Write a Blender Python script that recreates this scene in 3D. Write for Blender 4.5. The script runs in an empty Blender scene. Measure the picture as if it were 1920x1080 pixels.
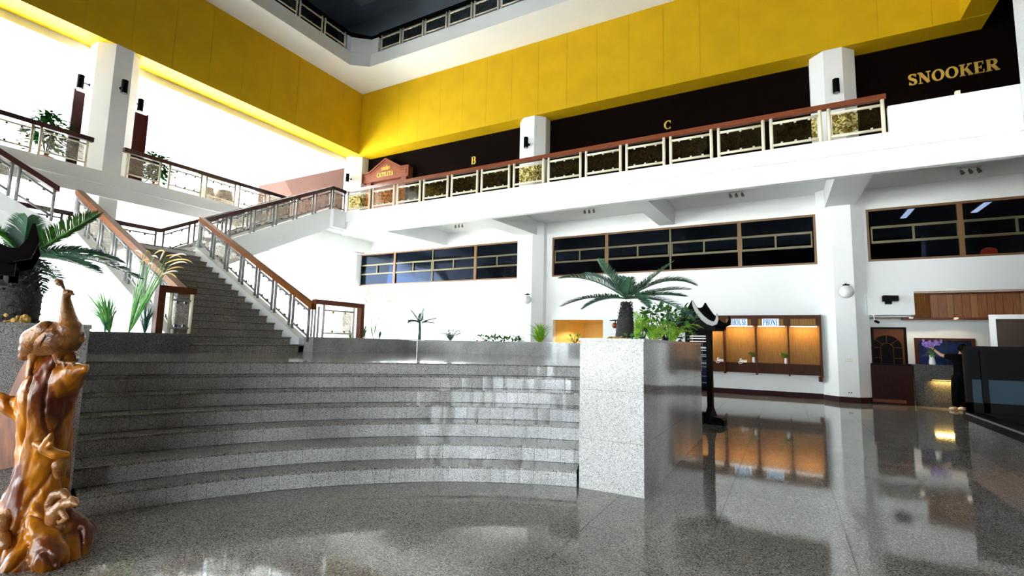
import bpy, bmesh, math, random
from mathutils import Vector, Matrix
random.seed(7)
D = bpy.data
SC = bpy.context.scene
COL = SC.collection
# ------------------------------------------------------------------ camera, world, exposure
CAM_H = 1.4
YAW, PITCH, ROLL, FPX = map(float, (28.929, 6.275, 1.300, 929.5))
_y, _p, _r = math.radians(YAW), math.radians(PITCH), math.radians(ROLL)
VF = Vector((-math.sin(_y) * math.cos(_p), math.cos(_y) * math.cos(_p), math.sin(_p)))
_r0 = Vector((math.cos(_y), math.sin(_y), 0)); _u0 = _r0.cross(VF)
VR = math.cos(_r) * _r0 + math.sin(_r) * _u0
VU = -math.sin(_r) * _r0 + math.cos(_r) * _u0
cam = D.cameras.new('camera'); cam.sensor_width = 36; cam.lens = FPX / 1920 * 36
cam.clip_start = 0.05; cam.clip_end = 400
camo = D.objects.new('camera', cam); COL.objects.link(camo)
camo.matrix_world = Matrix(((VR.x, VU.x, -VF.x, 0), (VR.y, VU.y, -VF.y, 0), (VR.z, VU.z, -VF.z, CAM_H), (0, 0, 0, 1)))
SC.camera = camo
W = D.worlds.new('sky'); SC.world = W; W.use_nodes = True
bg = W.node_tree.nodes['Background']
bg.inputs[0].default_value = (0.86, 0.96, 1.0, 1); bg.inputs[1].default_value = 1.0
su = D.lights.new('sun', 'SUN'); su.energy = 6.5; su.angle = .009; su.color = (1, .97, .92)
suo = D.objects.new('sun', su); COL.objects.link(suo)
suo.rotation_euler = Vector((math.cos(math.radians(52)), .12, -math.sin(math.radians(52)))).to_track_quat('-Z', 'Y').to_euler()
SC.view_settings.view_transform = 'Standard'; SC.view_settings.look = 'None'
SC.view_settings.gamma = 1; SC.view_settings.use_curve_mapping = False
SC.view_settings.exposure = 3.85
SC.cycles.use_denoising = True
SC.cycles.max_bounces = 10; SC.cycles.diffuse_bounces = 6; SC.cycles.glossy_bounces = 5
SC.cycles.transparent_max_bounces = 24; SC.cycles.caustics_reflective = False; SC.cycles.caustics_refractive = False
SC.cycles.sample_clamp_indirect = 6

def P(px, py, d):
    """a surveyed point: where the sight line of photo point (px, py) is d metres deep"""
    return Vector((0, 0, CAM_H)) + d * (VF + (px - 960) / FPX * VR - (py - 540) / FPX * VU)

# ------------------------------------------------------------------ materials
def ramp(nt, stops):
    n = nt.nodes.new('ShaderNodeValToRGB'); e = n.color_ramp.elements
    while len(e) < len(stops): e.new(0.5)
    for i, (p, c) in enumerate(stops):
        e[i].position = p; e[i].color = (*c, 1)
    return n
def base_mat(name, color=(.8, .8, .8), rough=.5, metal=0, spec=.5, coat=0, emit=None, estr=0):
    m = D.materials.new(name); m.use_nodes = True
    b = m.node_tree.nodes['Principled BSDF']
    b.inputs['Base Color'].default_value = (*color, 1); b.inputs['Roughness'].default_value = rough
    b.inputs['Metallic'].default_value = metal; b.inputs['Specular IOR Level'].default_value = spec
    b.inputs['Coat Weight'].default_value = coat; b.inputs['Coat Roughness'].default_value = .05
    if emit:
        b.inputs['Emission Color'].default_value = (*emit, 1); b.inputs['Emission Strength'].default_value = estr
    return m
def noisy(name, c1, c2, scale=8, rough=.5, detail=4, stretch=(1, 1, 1), spec=.5, coat=0, metal=0, bump=0, bscale=None, pos=(.35, .65), obj=False):
    m = base_mat(name, c1, rough, metal, spec, coat); nt = m.node_tree; b = nt.nodes['Principled BSDF']
    if obj:
        g = nt.nodes.new('ShaderNodeTexCoord'); src = g.outputs['Object']
    else:
        g = nt.nodes.new('ShaderNodeNewGeometry'); src = g.outputs['Position']
    mp = nt.nodes.new('ShaderNodeMapping'); mp.inputs['Scale'].default_value = stretch
    nt.links.new(src, mp.inputs['Vector'])
    n = nt.nodes.new('ShaderNodeTexNoise'); n.inputs['Scale'].default_value = scale; n.inputs['Detail'].default_value = detail
    nt.links.new(mp.outputs[0], n.inputs['Vector'])
    r = ramp(nt, [(pos[0], c1), (pos[1], c2)]); nt.links.new(n.outputs['Fac'], r.inputs[0])
    nt.links.new(r.outputs[0], b.inputs['Base Color'])
    if bump:
        n2 = nt.nodes.new('ShaderNodeTexNoise'); n2.inputs['Scale'].default_value = bscale or scale * 3; n2.inputs['Detail'].default_value = 3
        nt.links.new(mp.outputs[0], n2.inputs['Vector'])
        bp = nt.nodes.new('ShaderNodeBump'); bp.inputs['Strength'].default_value = bump; bp.inputs['Distance'].default_value = .02
        nt.links.new(n2.outputs['Fac'], bp.inputs['Height']); nt.links.new(bp.outputs[0], b.inputs['Normal'])
    return m
def granite(name, cols, scale=70, rough=.08, spec=.5, tone=(.75, 1.15)):
    """polished speckled stone: voronoi grains, each with its own tone"""
    m = base_mat(name, cols[0], rough, 0, spec); nt = m.node_tree; b = nt.nodes['Principled BSDF']
    g = nt.nodes.new('ShaderNodeNewGeometry')
    nz = nt.nodes.new('ShaderNodeTexNoise'); nz.inputs['Scale'].default_value = scale * 1.3
    nt.links.new(g.outputs['Position'], nz.inputs['Vector'])
    ad = nt.nodes.new('ShaderNodeVectorMath'); ad.operation = 'MULTIPLY_ADD'
    nt.links.new(nz.outputs['Color'], ad.inputs[0]); ad.inputs[1].default_value = (1.2 / scale,) * 3; nt.links.new(g.outputs['Position'], ad.inputs[2])
    v = nt.nodes.new('ShaderNodeTexVoronoi'); v.inputs['Scale'].default_value = scale; nt.links.new(ad.outputs[0], v.inputs['Vector'])
    sp = nt.nodes.new('ShaderNodeSeparateColor'); nt.links.new(v.outputs['Color'], sp.inputs[0])
    st = [(i / len(cols), c) for i, c in enumerate(cols)]
    r = ramp(nt, st); r.color_ramp.interpolation = 'CONSTANT'; nt.links.new(sp.outputs[0], r.inputs[0])
    n2 = nt.nodes.new('ShaderNodeTexNoise'); n2.inputs['Scale'].default_value = 1.4; nt.links.new(g.outputs['Position'], n2.inputs['Vector'])
    mr = nt.nodes.new('ShaderNodeMapRange'); mr.inputs[1].default_value = .3; mr.inputs[2].default_value = .7
    mr.inputs[3].default_value = tone[0]; mr.inputs[4].default_value = tone[1]; nt.links.new(n2.outputs['Fac'], mr.inputs[0])
    mx = nt.nodes.new('ShaderNodeVectorMath'); mx.operation = 'SCALE'; nt.links.new(r.outputs[0], mx.inputs[0]); nt.links.new(mr.outputs[0], mx.inputs['Scale'])
    nt.links.new(mx.outputs[0], b.inputs['Base Color'])
    return m
def wood(name, c1, c2, axis=2, rough=.35, scale=3.0, coat=0, spec=.5):
    st = [22, 22, 22]; st[axis] = 1.2
    return noisy(name, c1, c2, scale, rough, 6, tuple(st), spec, coat, pos=(.3, .7))
def pane_mat(name, c1, c2, scale, refl=.06, alpha=.0, milky=.3, mc=(.8, .75, .6)):
    """mottled decorative glass: tinted see-through, a little milky, faintly glossy"""
    m = D.materials.new(name); m.use_nodes = True; nt = m.node_tree; nt.nodes.clear()
    out = nt.nodes.new('ShaderNodeOutputMaterial')
    g = nt.nodes.new('ShaderNodeNewGeometry')
    v = nt.nodes.new('ShaderNodeTexNoise'); v.inputs['Scale'].default_value = scale; v.inputs['Detail'].default_value = 3; v.inputs['Distortion'].default_value = 1.5
    nt.links.new(g.outputs['Position'], v.inputs['Vector'])
    r = ramp(nt, [(.42, c1), (.58, c2)]); nt.links.new(v.outputs['Fac'], r.inputs[0])
    t = nt.nodes.new('ShaderNodeBsdfTransparent'); nt.links.new(r.outputs[0], t.inputs[0])
    df = nt.nodes.new('ShaderNodeBsdfDiffuse'); df.inputs[0].default_value = (*mc, 1)
    mixc = nt.nodes.new('ShaderNodeMixShader')
    mr = nt.nodes.new('ShaderNodeMapRange'); mr.inputs[1].default_value = .4; mr.inputs[2].default_value = .6; mr.inputs[3].default_value = milky * .4; mr.inputs[4].default_value = milky
    nt.links.new(v.outputs['Fac'], mr.inputs[0]); nt.links.new(mr.outputs[0], mixc.inputs[0])
    nt.links.new(t.outputs[0], mixc.inputs[1]); nt.links.new(df.outputs[0], mixc.inputs[2])
    gl = nt.nodes.new('ShaderNodeBsdfGlossy'); gl.inputs['Roughness'].default_value = .05
    mg = nt.nodes.new('ShaderNodeMixShader'); mg.inputs[0].default_value = refl
    nt.links.new(mixc.outputs[0], mg.inputs[1]); nt.links.new(gl.outputs[0], mg.inputs[2]); nt.links.new(mg.outputs[0], out.inputs[0])
    return m
def clear_glass(name, tint=(.55, .62, .7), ior=1.5, gain=1.0):
    m = D.materials.new(name); m.use_nodes = True; nt = m.node_tree; nt.nodes.clear()
    out = nt.nodes.new('ShaderNodeOutputMaterial'); t = nt.nodes.new('ShaderNodeBsdfTransparent'); t.inputs[0].default_value = (*tint, 1)
    gl = nt.nodes.new('ShaderNodeBsdfGlossy'); gl.inputs['Roughness'].default_value = .01; gl.inputs[0].default_value = (gain, gain, gain, 1)
    f = nt.nodes.new('ShaderNodeFresnel'); f.inputs[0].default_value = ior
    mx = nt.nodes.new('ShaderNodeMixShader'); nt.links.new(f.outputs[0], mx.inputs[0]); nt.links.new(t.outputs[0], mx.inputs[1]); nt.links.new(gl.outputs[0], mx.inputs[2])
    nt.links.new(mx.outputs[0], out.inputs[0]); return m

M = {}
M['white'] = noisy('white_paint', (.80, .83, .84), (.84, .86, .86), .7, .55, spec=.25)
M['ceil'] = noisy('ceiling_paint', (.74, .77, .77), (.78, .80, .80), .8, .6, spec=.2)
M['grey_wall'] = noisy('textured_render', (.55, .57, .58), (.66, .68, .69), 40, .7, bump=.3)
M['yellow'] = noisy('yellow_board', (.58, .355, .002), (.63, .39, .0025), 1.5, .6, spec=.2)
M['dark_wall'] = wood('black_brown_panelling', (.0022, .0012, .0011), (.0068, .0034, .0025), 2, .8, 2.5, spec=.02)
M['brown_wall'] = wood('brown_panelling', (.035, .017, .013), (.055, .028, .021), 2, .7, 2.5, spec=.05)
M['dark_ceiling'] = noisy('dark_blue_ceiling', (.46, .56, .68), (.50, .60, .72), 2, .8, spec=.2)
M['rail'] = wood('red_brown_handrail', (.15, .035, .015), (.24, .07, .03), 0, .25, 3, coat=.4)
M['rail_dark'] = wood('dark_handrail', (.03, .01, .012), (.06, .02, .018), 0, .3, 3, coat=.3)
M['rail_light'] = wood('orange_brown_handrail', (.15, .043, .008), (.23, .075, .013), 0, .5, 3, spec=.1)
M['cream'] = base_mat('cream_enamel', (.80, .74, .56), .35)
M['steel'] = noisy('grey_enamel', (.20, .205, .21), (.26, .265, .265), 12, .35, metal=.2)
M['clip'] = base_mat('clear_plastic_clip', (.55, .62, .62), .25)
M['clip_dark'] = base_mat('dark_clip', (.05, .045, .05), .35)
M['clip_gold'] = base_mat('brass_clip', (.55, .36, .12), .3, .7)
M['pane_n'] = pane_mat('mottled_glass', (.42, .33, .10), (.98, .92, .62), 12, .015, milky=.02, mc=(.45, .38, .2))
M['pane_w'] = pane_mat('pale_mottled_glass', (.60, .56, .50), (.98, .97, .95), 22, .05, milky=.25, mc=(.7, .68, .62))
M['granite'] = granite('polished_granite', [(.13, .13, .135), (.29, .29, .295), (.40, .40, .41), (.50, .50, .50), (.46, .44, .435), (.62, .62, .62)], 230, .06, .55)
M['granite_lit'] = granite('lit_polished_granite', [(.20, .195, .195), (.39, .385, .385), (.50, .495, .495), (.56, .555, .555), (.51, .50, .495), (.62, .615, .61)], 200, .12, .22, (.92, 1.06))  # lighter copy of the granite for the planter face that catches the light
M['granite_floor'] = granite('floor_granite', [(.05, .05, .045), (.13, .128, .116), (.22, .212, .192), (.30, .288, .262), (.25, .21, .182), (.41, .395, .365)], 160, .055, .36, (.85, 1.1))
M['granite_stair'] = granite('stair_granite', [(.09, .082, .07), (.19, .172, .15), (.28, .26, .225), (.36, .335, .295), (.26, .22, .185), (.44, .42, .385)], 130, .3, .3)
M['granite_dark'] = granite('dark_granite', [(.02, .022, .024), (.05, .052, .055), (.09, .092, .095), (.13, .13, .13), (.07, .065, .06), (.20, .20, .20)], 170, .2, .25)
M['joint'] = base_mat('dark_joint', (.03, .03, .032), .6)
M['black'] = base_mat('black_enamel', (.002, .002, .003), .5, spec=.05)
M['black_wood'] = noisy('black_lacquer_wood', (.0015, .001, .001), (.004, .0025, .0025), 6, .5, spec=.06)
M['silver'] = base_mat('silver_and_glint', (.22, .22, .21), .35, .4)  # silver fittings, and the light painted on a lantern verge
M['wood_frame'] = wood('window_wood', (.13, .06, .016), (.20, .10, .03), 0, .4, 4)
M['alu'] = base_mat('bronze_aluminium', (.12, .105, .055), .35, .5)
M['glass'] = clear_glass('dark_window_glass', (.30, .34, .42), 1.45)
M['glass'].node_tree.nodes['Glossy BSDF'].inputs[0].default_value = (.38, .48, .72, 1)
M['glass_clear'] = clear_glass('clear_glass', (.9, .93, .95), 1.35)
M['redwood'] = wood('red_brown_panel', (.13, .034, .016), (.21, .06, .028), 0, .45, 3, spec=.2)
M['gold'] = base_mat('gold_letter', (.78, .52, .10), .35, .2)
M['plank'] = wood('plank_timber', (.19, .055, .010), (.34, .12, .024), 2, .45, 3)
M['plank2'] = wood('plank_timber_pale', (.26, .10, .025), (.38, .17, .05), 2, .45, 3)
M['booth'] = wood('booth_ply', (.20, .095, .016), (.32, .16, .032), 2, .5, 2.5, spec=.2)
M['booth_dark'] = wood('booth_frame', (.055, .017, .008), (.09, .03, .013), 2, .5, 3, spec=.12)
M['mahog'] = wood('mahogany', (.020, .005, .005), (.04, .010, .008), 2, .5, 3, spec=.1)
M['carve'] = noisy('carved_varnished_wood', (.12, .018, .001), (.58, .20, .006), 5, .3, 6, (1, 1, .45), .4, .25, bump=.8, bscale=9, pos=(.40, .58))
M['carve_bird'] = noisy('carved_bird_wood', (.15, .045, .008), (.40, .16, .03), 10, .32, 4, coat=.1, bump=.4, bscale=55)
M['carve_dark'] = noisy('carved_dark_wood', (.10, .028, .008), (.24, .075, .02), 6, .25, 4, (3, 3, .7), coat=.3)
M['leaf_dark'] = noisy('cycad_leaf', (.012, .045, .028), (.05, .14, .07), 6, .35, spec=.5)
M['leaf_blue'] = noisy('cycad_leaf_grey', (.04, .09, .085), (.10, .20, .17), 6, .4)
M['leaf'] = noisy('green_leaf', (.02, .10, .012), (.10, .32, .04), 9, .4)
M['leaf_bright'] = noisy('bright_fern', (.10, .32, .008), (.36, .62, .03), 12, .5)
M['grass'] = noisy('grass_blade', (.05, .24, .05), (.20, .50, .12), 10, .45)
M['grass_blue'] = noisy('blue_grass_blade', (.02, .12, .10), (.06, .26, .18), 10, .45)
M['plume'] = noisy('grass_plume', (.80, .70, .42), (.88, .86, .72), 14, .7)
M['plume_gold'] = noisy('golden_plume', (.72, .42, .10), (.85, .62, .22), 14, .7)
M['bark'] = noisy('cycad_bark', (.005, .004, .005), (.022, .018, .019), 26, .75, bump=.6)
M['moss'] = noisy('planter_moss', (.04, .06, .01), (.26, .22, .05), 18, .9, bump=.8)
M['soil_gold'] = noisy('golden_pebbles', (.25, .13, .02), (.60, .38, .08), 30, .7, bump=.5)
M['terracotta'] = base_mat('terracotta', (.48, .15, .06), .6)
M['jar'] = noisy('mottled_jar', (.40, .28, .18), (.75, .66, .58), 16, .4, bump=.2)
M['brown_panel'] = wood('brown_screen', (.018, .003, .004), (.035, .007, .006), 2, .5, 3, spec=.1)
M['globe'] = base_mat('opal_globe', (.80, .82, .80), .2)
M['red_globe'] = base_mat('red_globe', (.22, .035, .012), .2)
M['plastic'] = base_mat('white_plastic', (.82, .82, .80), .35)
M['switch'] = base_mat('beige_plastic', (.66, .66, .58), .4)
M['skirt'] = base_mat('maroon_skirting', (.03, .006, .008), .5, spec=.1)
M['steel_lit'] = noisy('lit_grey_enamel', (.50, .51, .51), (.56, .57, .57), 12, .4)  # lighter copy of the post enamel, painted for posts lit from the front
M['sign_light'] = base_mat('lit_sign_face', (.75, .88, .92), .4, emit=(.72, .92, 1), estr=.05)
M['sign_blue'] = base_mat('sign_blue_letter', (.01, .14, .42), .4, emit=(.0, .25, .75), estr=.01)
M['tube'] = base_mat('fluorescent_tube', (1, 1, 1), .4, emit=(1, .97, .92), estr=.13)
M['tube_room'] = base_mat('fluorescent_panel', (1, 1, 1), .4, emit=(.95, .97, 1), estr=.3)
M['warm'] = base_mat('warm_strip', (1, .8, .4), .4, emit=(1, .62, .16), estr=.15)
M['down'] = base_mat('downlight_lens', (1, .95, .85), .4, emit=(1, .9, .72), estr=.35)
M['yellow_room'] = noisy('ochre_plaster', (.66, .47, .15), (.72, .52, .18), 2, .6)
M['navy_screen'] = noisy('navy_view', (.004, .008, .035), (.02, .04, .16), 2.2, .4, spec=.15)
M['blue_glass'] = base_mat('blue_grey_panel', (.022, .045, .065), .5, spec=.1)
M['skin'] = base_mat('skin', (.55, .30, .20), .5)
M['cloth'] = noisy('black_cloth', (.002, .002, .003), (.004, .004, .005), 20, .9, spec=.05)
M['hair'] = base_mat('black_hair', (.002, .002, .002), .7, spec=.05)
M['shoe'] = base_mat('pale_shoe', (.6, .58, .52), .5)
M['purple'] = noisy('purple_petal', (.22, .10, .50), (.48, .32, .75), 30, .5)
M['room_dark'] = base_mat('dark_room', (.012, .014, .022), .7)
M['pavement'] = noisy('pale_pavement', (.70, .71, .70), (.78, .78, .77), 1, .8)
M['brownboard'] = wood('dark_brown_board', (.028, .012, .005), (.045, .02, .008), 2, .6, 3)
M['lampred'] = base_mat('red_lantern', (.6, .05, .02), .4, emit=(1, .1, .03), estr=.06)

# ------------------------------------------------------------------ mesh helpers
def bx(bm, x0, x1, y0, y1, z0, z1):
    v = [bm.verts.new((x, y, z)) for z in (z0, z1) for x, y in ((x0, y0), (x1, y0), (x1, y1), (x0, y1))]
    for f in ((3, 2, 1, 0), (4, 5, 6, 7), (0, 1, 5, 4), (1, 2, 6, 5), (2, 3, 7, 6), (3, 0, 4, 7)):
        bm.faces.new([v[i] for i in f])
def hexa(bm, lo, hi):
    """two rings of corners, lower and upper, joined to a closed solid"""
    a = [bm.verts.new(p) for p in lo]; b = [bm.verts.new(p) for p in hi]; n = len(a)
    bm.faces.new(a[::-1]); bm.faces.new(b)
    for i in range(n): bm.faces.new((a[i], a[(i + 1) % n], b[(i + 1) % n], b[i]))
def prism(bm, pts, z0, z1):
    hexa(bm, [(x, y, z0) for x, y in pts], [(x, y, z1) for x, y in pts])
def beam(bm, p0, p1, w, h, up=(0, 0, 1)):
    """a bar of section w (sideways) x h (along up), its axis from p0 to p1; ends cut vertically when up is z"""
    p0, p1, up = Vector(p0), Vector(p1), Vector(up); d = (p1 - p0).normalized(); s = d.cross(up).normalized() * w / 2; u = up * h / 2
    hexa(bm, [p0 - s - u, p0 + s - u, p0 + s + u, p0 - s + u], [p1 - s - u, p1 + s - u, p1 + s + u, p1 - s + u])
def frame_of(d):
    d = d.normalized(); a = Vector((0, 0, 1)) if abs(d.z) < .9 else Vector((1, 0, 0))
    s = d.cross(a).normalized(); return s, d.cross(s).normalized()
def tube(bm, pts, rad, n=8, cap=True):
    pts = [Vector(p) for p in pts]; rs = rad if isinstance(rad, (list, tuple)) else [rad] * len(pts); rings = []
    for i, p in enumerate(pts):
        d = (pts[min(i + 1, len(pts) - 1)] - pts[max(i - 1, 0)]); s, t = frame_of(d)
        rings.append([bm.verts.new(p + rs[i] * (math.cos(2 * math.pi * k / n) * s + math.sin(2 * math.pi * k / n) * t)) for k in range(n)])
    for a, b in zip(rings, rings[1:]):
        for k in range(n): bm.faces.new((a[k], a[(k + 1) % n], b[(k + 1) % n], b[k]))
    if cap: bm.faces.new(rings[0][::-1]); bm.faces.new(rings[-1])
def lathe(bm, prof, c=(0, 0, 0), n=20):
    rings = [[bm.verts.new((c[0] + r * math.cos(2 * math.pi * k / n), c[1] + r * math.sin(2 * math.pi * k / n), c[2] + z)) for k in range(n)] for r, z in prof]
    for a, b in zip(rings, rings[1:]):
        for k in range(n): bm.faces.new((a[k], a[(k + 1) % n], b[(k + 1) % n], b[k]))
    bm.faces.new(rings[0][::-1]); bm.faces.new(rings[-1])
def ball(bm, c, r, seg=12, sq=(1, 1, 1)):
    m = Matrix.Translation(c) @ Matrix.Diagonal((r * sq[0], r * sq[1], r * sq[2], 1))
    bmesh.ops.create_uvsphere(bm, u_segments=seg, v_segments=max(6, seg // 2), radius=1, matrix=m)
def NB(): return bmesh.new()
def mesh_of(name, bm, mat, smooth=False):
    me = D.meshes.new(name); bmesh.ops.recalc_face_normals(bm, faces=bm.faces); bm.to_mesh(me); bm.free()
    for m in (mat if isinstance(mat, (list, tuple)) else [mat]): me.materials.append(M[m] if isinstance(m, str) else m)
    if smooth:
        for p in me.polygons: p.use_smooth = True
    return me
def put(name, me, parent=None, mat4=None):
    o = D.objects.new(name, me); COL.objects.link(o)
    if mat4 is not None: o.matrix_world = mat4
    if parent is not None:
        o.parent = parent; o.matrix_parent_inverse = parent_inv(parent)
    return o
def parent_inv(p):
    m = Matrix.Identity(4); q = p
    chain = []
    while q is not None: chain.append(q); q = q.parent
    w = Matrix.Identity(4)
    for q in reversed(chain): w = w @ q.matrix_parent_inverse @ q.matrix_basis
    return w.inverted()
def obj(name, bm, mat, parent=None, smooth=False):
    return put(name, mesh_of(name, bm, mat, smooth), parent)
def tag(o, label=None, cat=None, group=None, kind=None):
    if label: o['label'] = label
    if cat: o['category'] = cat
    if group: o['group'] = group
    if kind: o['kind'] = kind
    return o
def thing(name, label, cat, loc=(0, 0, 0), group=None, rz=0):
    o = D.objects.new(name, None); COL.objects.link(o); o.location = loc; o.rotation_euler = (0, 0, rz); o.empty_display_size = .1
    return tag(o, label, cat, group)
def struct(name, bm, mat, parent=None):
    o = obj(name, bm, mat, parent)
    if parent is None: o['kind'] = 'structure'
    return o
def box(name, mat, x0, x1, y0, y1, z0, z1, parent=None):
    bm = NB(); bx(bm, x0, x1, y0, y1, z0, z1); return obj(name, bm, mat, parent)
def copy_tree(o, parent=None):
    c = o.copy(); COL.objects.link(c)
    if parent is not None: c.parent = parent
    for ch in [x for x in D.objects if x.parent == o]: copy_tree(ch, c)
    return c
# ------------------------------------------------------------------ the shell
TZ = 1.09                       # terrace height
GZ = 6.10                       # gallery floor
YW, XW = 16.25, -17.40          # faces of the yellow bands, north and west
bm = NB(); bx(bm, -90, 60, -90, 90, -.4, -.32); struct('ground', bm, 'pavement')
bm = NB(); bx(bm, -24, 9.2, -12.9, 18.4, -.3, -.006); floor = struct('floor', bm, 'joint')
FT = .88                          # joints seen at x = 0.35 and x = -0.53
bm = NB(); bx(bm, -FT / 2 + .0022, FT / 2 - .0022, -FT / 2 + .0022, FT / 2 - .0022, -.005, 0); ft_me = mesh_of('floor_tile', bm, 'granite_floor')
spots = []
for i in range(-19, 9):
    for j in range(-4, 21):
        cx, cy = .352 + FT * (i + .5), FT * (j + .5)
        if cy - cx > 8.6 and cy < 11.2 and -9.2 < cx < -2.4: continue      # under the curved stair and the terrace
        if cx < -9.0 and 1.0 < cy < 12.2: continue
        spots.append((math.hypot(cx, cy - 3), cx, cy))
spots.sort(); nt_ = 0
far = NB()
for d_, cx, cy in spots:
    if nt_ < 290: put('floor_tile', ft_me, floor, Matrix.Translation((cx, cy, 0))); nt_ += 1
    else: bx(far, cx - FT / 2 + .0022, cx + FT / 2 - .0022, cy - FT / 2 + .0022, cy + FT / 2 - .0022, -.005, 0)
tag(obj('far_floor_tiles', far, 'granite_floor', floor), kind='stuff')
bm = NB(); x0_, x1_, y0_, y1_ = .352 - 19 * FT, .352 + 9 * FT, -4 * FT, 21 * FT
bx(bm, -24, x0_, -12.9, 18.4, -.005, 0); bx(bm, x1_, 9.2, -12.9, 18.4, -.005, 0); bx(bm, x0_, x1_, -12.9, y0_, -.005, 0)
obj('floor_border', bm, 'granite_floor', floor)

# roof, upper storey, sides nobody sees but which keep the light out
bm = NB(); bx(bm, -26, 10, -9, 19, 17.6, 17.9); struct('ceiling', bm, 'dark_ceiling')
bm = NB(); bx(bm, 9.2, 9.5, -13, 19, -.3, 17.6); struct('wall_east', bm, 'brownboard')
bm = NB(); bx(bm, -24, 9.2, -4.3, -4, 5.2, 17.6); bx(bm, -24, -16.5, -13, -12.7, -.3, 5.2); 
for i in range(8): bx(bm, -16.5 + 3.5 * i - .15, -16.5 + 3.5 * i + .15, -12.9, -12.6, -.3, 5.0)
for i in range(20): bx(bm, -16.5 + 1.25 * i - .03, -16.5 + 1.25 * i + .03, -12.8, -12.74, -.3, 5.0)
bx(bm, -16.5, 9.2, -12.81, -12.73, 2.3, 2.4)
struct('wall_south', bm, 'brownboard')
bm = NB(); bx(bm, -24, 9.2, -13, -4, 5.0, 5.2); struct('ceiling_light_baffle', bm, 'white')  # unseen low ceiling, added to keep south light off the yellow bands
bm = NB(); bx(bm, -20.6, -20.3, -9, 18.4, 13.6, 17.6); bx(bm, -20.3, -18.6, -9, 18.4, 13.1, 13.6); struct('wall_west', bm, 'dark_wall')
# north wall, ground and window storey (white), with openings
YN = 16.85
win = [(-17.62, -8.95), (-7.62, .88), (2.10, 8.6)]
bm = NB()
bx(bm, -24, 9.2, YN, YN + .25, 5.38, 6.0)
bx(bm, -24, -16.9, YN, YN + .25, -.3, 2.27); bx(bm, -24, 2.05, YN, YN + .25, 2.27, 3.88)
bx(bm, 2.05, 9.2, YN, YN + .25, 2.97, 3.88)
xs = [-24] + [v for w in win for v in w] + [9.2]
for a, b in zip(xs[0::2], xs[1::2]): bx(bm, a, b, YN, YN + .25, 3.88, 5.38)
bx(bm, -8.95, -7.55, YN, YN + .25, -.3, 2.27); bx(bm, -5.62, 2.05, YN, YN + .25, -.3, 2.27)
wn = struct('wall_north', bm, 'white')
# upper north wall: dark panelling, brown towards the far west
bm = NB(); bx(bm, -18.3, 9.2, 17.0, 17.2, GZ, 13.1); struct('wall_north_upper', bm, 'dark_wall')
bm = NB(); bx(bm, -20.6, 9.2, 17.0, 17.2, 13.1, 17.6); struct('wall_north_third', bm, 'dark_ceiling')
bm = NB(); bx(bm, -26, -18.3, 17.0, 17.2, GZ, 9.95); struct('wall_north_far', bm, 'brown_wall')
# skirting
bm = NB(); bx(bm, -5.62, .9, YN - .03, YN, 0, .15); struct('baseboard_north', bm, 'skirt')

# yellow bands, clad in boards
ZB, ZT = 10.08, 13.06
bm = NB(); bx(bm, XW + .02, 4.9, YW + .02, 16.97, ZB + .015, ZT); bx(bm, 4.3, 4.9, 12.0, 16.9, ZB + .015, ZT); t1 = struct('trim_1', bm, 'yellow'); t1['label'] = 'yellow board band above the north gallery'
cw = 1.175
bm = NB(); bx(bm, 0, cw - .007, 0, .02, ZB, ZT); c_me = mesh_of('cladding_panel', bm, 'yellow')
bm = NB(); bx(bm, 0, cw - .007, 0, .70, ZB, ZB + .014); s_me = mesh_of('soffit_panel', bm, 'yellow')
k = 0
x = 4.9 - cw
while x > XW - .3:
    put('cladding_panel', c_me, t1, Matrix.Translation((x, YW, 0))); put('soffit_panel', s_me, t1, Matrix.Translation((x, YW + .021, 0))); x -= cw
bm = NB(); bx(bm, -18.35, XW - .02, -4, 16.9, ZB + .015, ZT); t2 = struct('trim_2', bm, 'yellow'); t2['label'] = 'yellow board band above the west gallery'
y = YW - cw
R90 = Matrix.Rotation(math.pi / 2, 4, 'Z')
while y > -3:
    put('cladding_panel', c_me, t2, Matrix.Translation((XW, y, 0)) @ R90); put('soffit_panel', s_me, t2, Matrix.Translation((XW - .021, y, 0)) @ R90 @ Matrix.Diagonal((1, 1.3, 1, 1))); y -= cw
# white beam and ceiling of the west gallery behind the band
bm = NB(); bx(bm, -18.75, -18.36, -4, 16.95, 9.85, 10.6); struct('trim_3', bm, 'ceil')
bm = NB(); bx(bm, -24, -18.75, -4, 17, 10.25, 10.4); struct('ceiling_west_gallery', bm, 'white')

# third-floor overhang: soffit, ledge, fascia (one ring with a chamfered corner)
XO, YO = -15.97, 14.62
def ring(off, z0, z1, bm):
    xo, yo = XO - off, YO + off
    c = .5
    hexa(bm, [(xo, -4, z0), (xo, yo - c, z0), (XW - .05, yo - c, z0), (XW - .05, -4, z0)], [(xo, -4, z1), (xo, yo - c, z1), (XW - .05, yo - c, z1), (XW - .05, -4, z1)])
    hexa(bm, [(xo, yo - c, z0), (xo + .66, yo, z0), (9.2, yo, z0), (9.2, YW + .05, z0), (XW - .05, YW + .05, z0), (XW - .05, yo - c, z0)], [(xo, yo - c, z1), (xo + .66, yo, z1), (9.2, yo, z1), (9.2, YW + .05, z1), (XW - .05, YW + .05, z1), (XW - .05, yo - c, z1)])
bm = NB(); ring(0, 13.06, 13.13, bm); ring(.05, 13.13, 13.68, bm); tr4 = struct('trim_4', bm, 'white')
bm = NB(); bx(bm, -20.3, XW, -4, 17, 13.5, 13.68); bx(bm, XW, 9.2, YW, 17, 13.5, 13.68); struct('floor_third', bm, 'room_dark')
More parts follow.
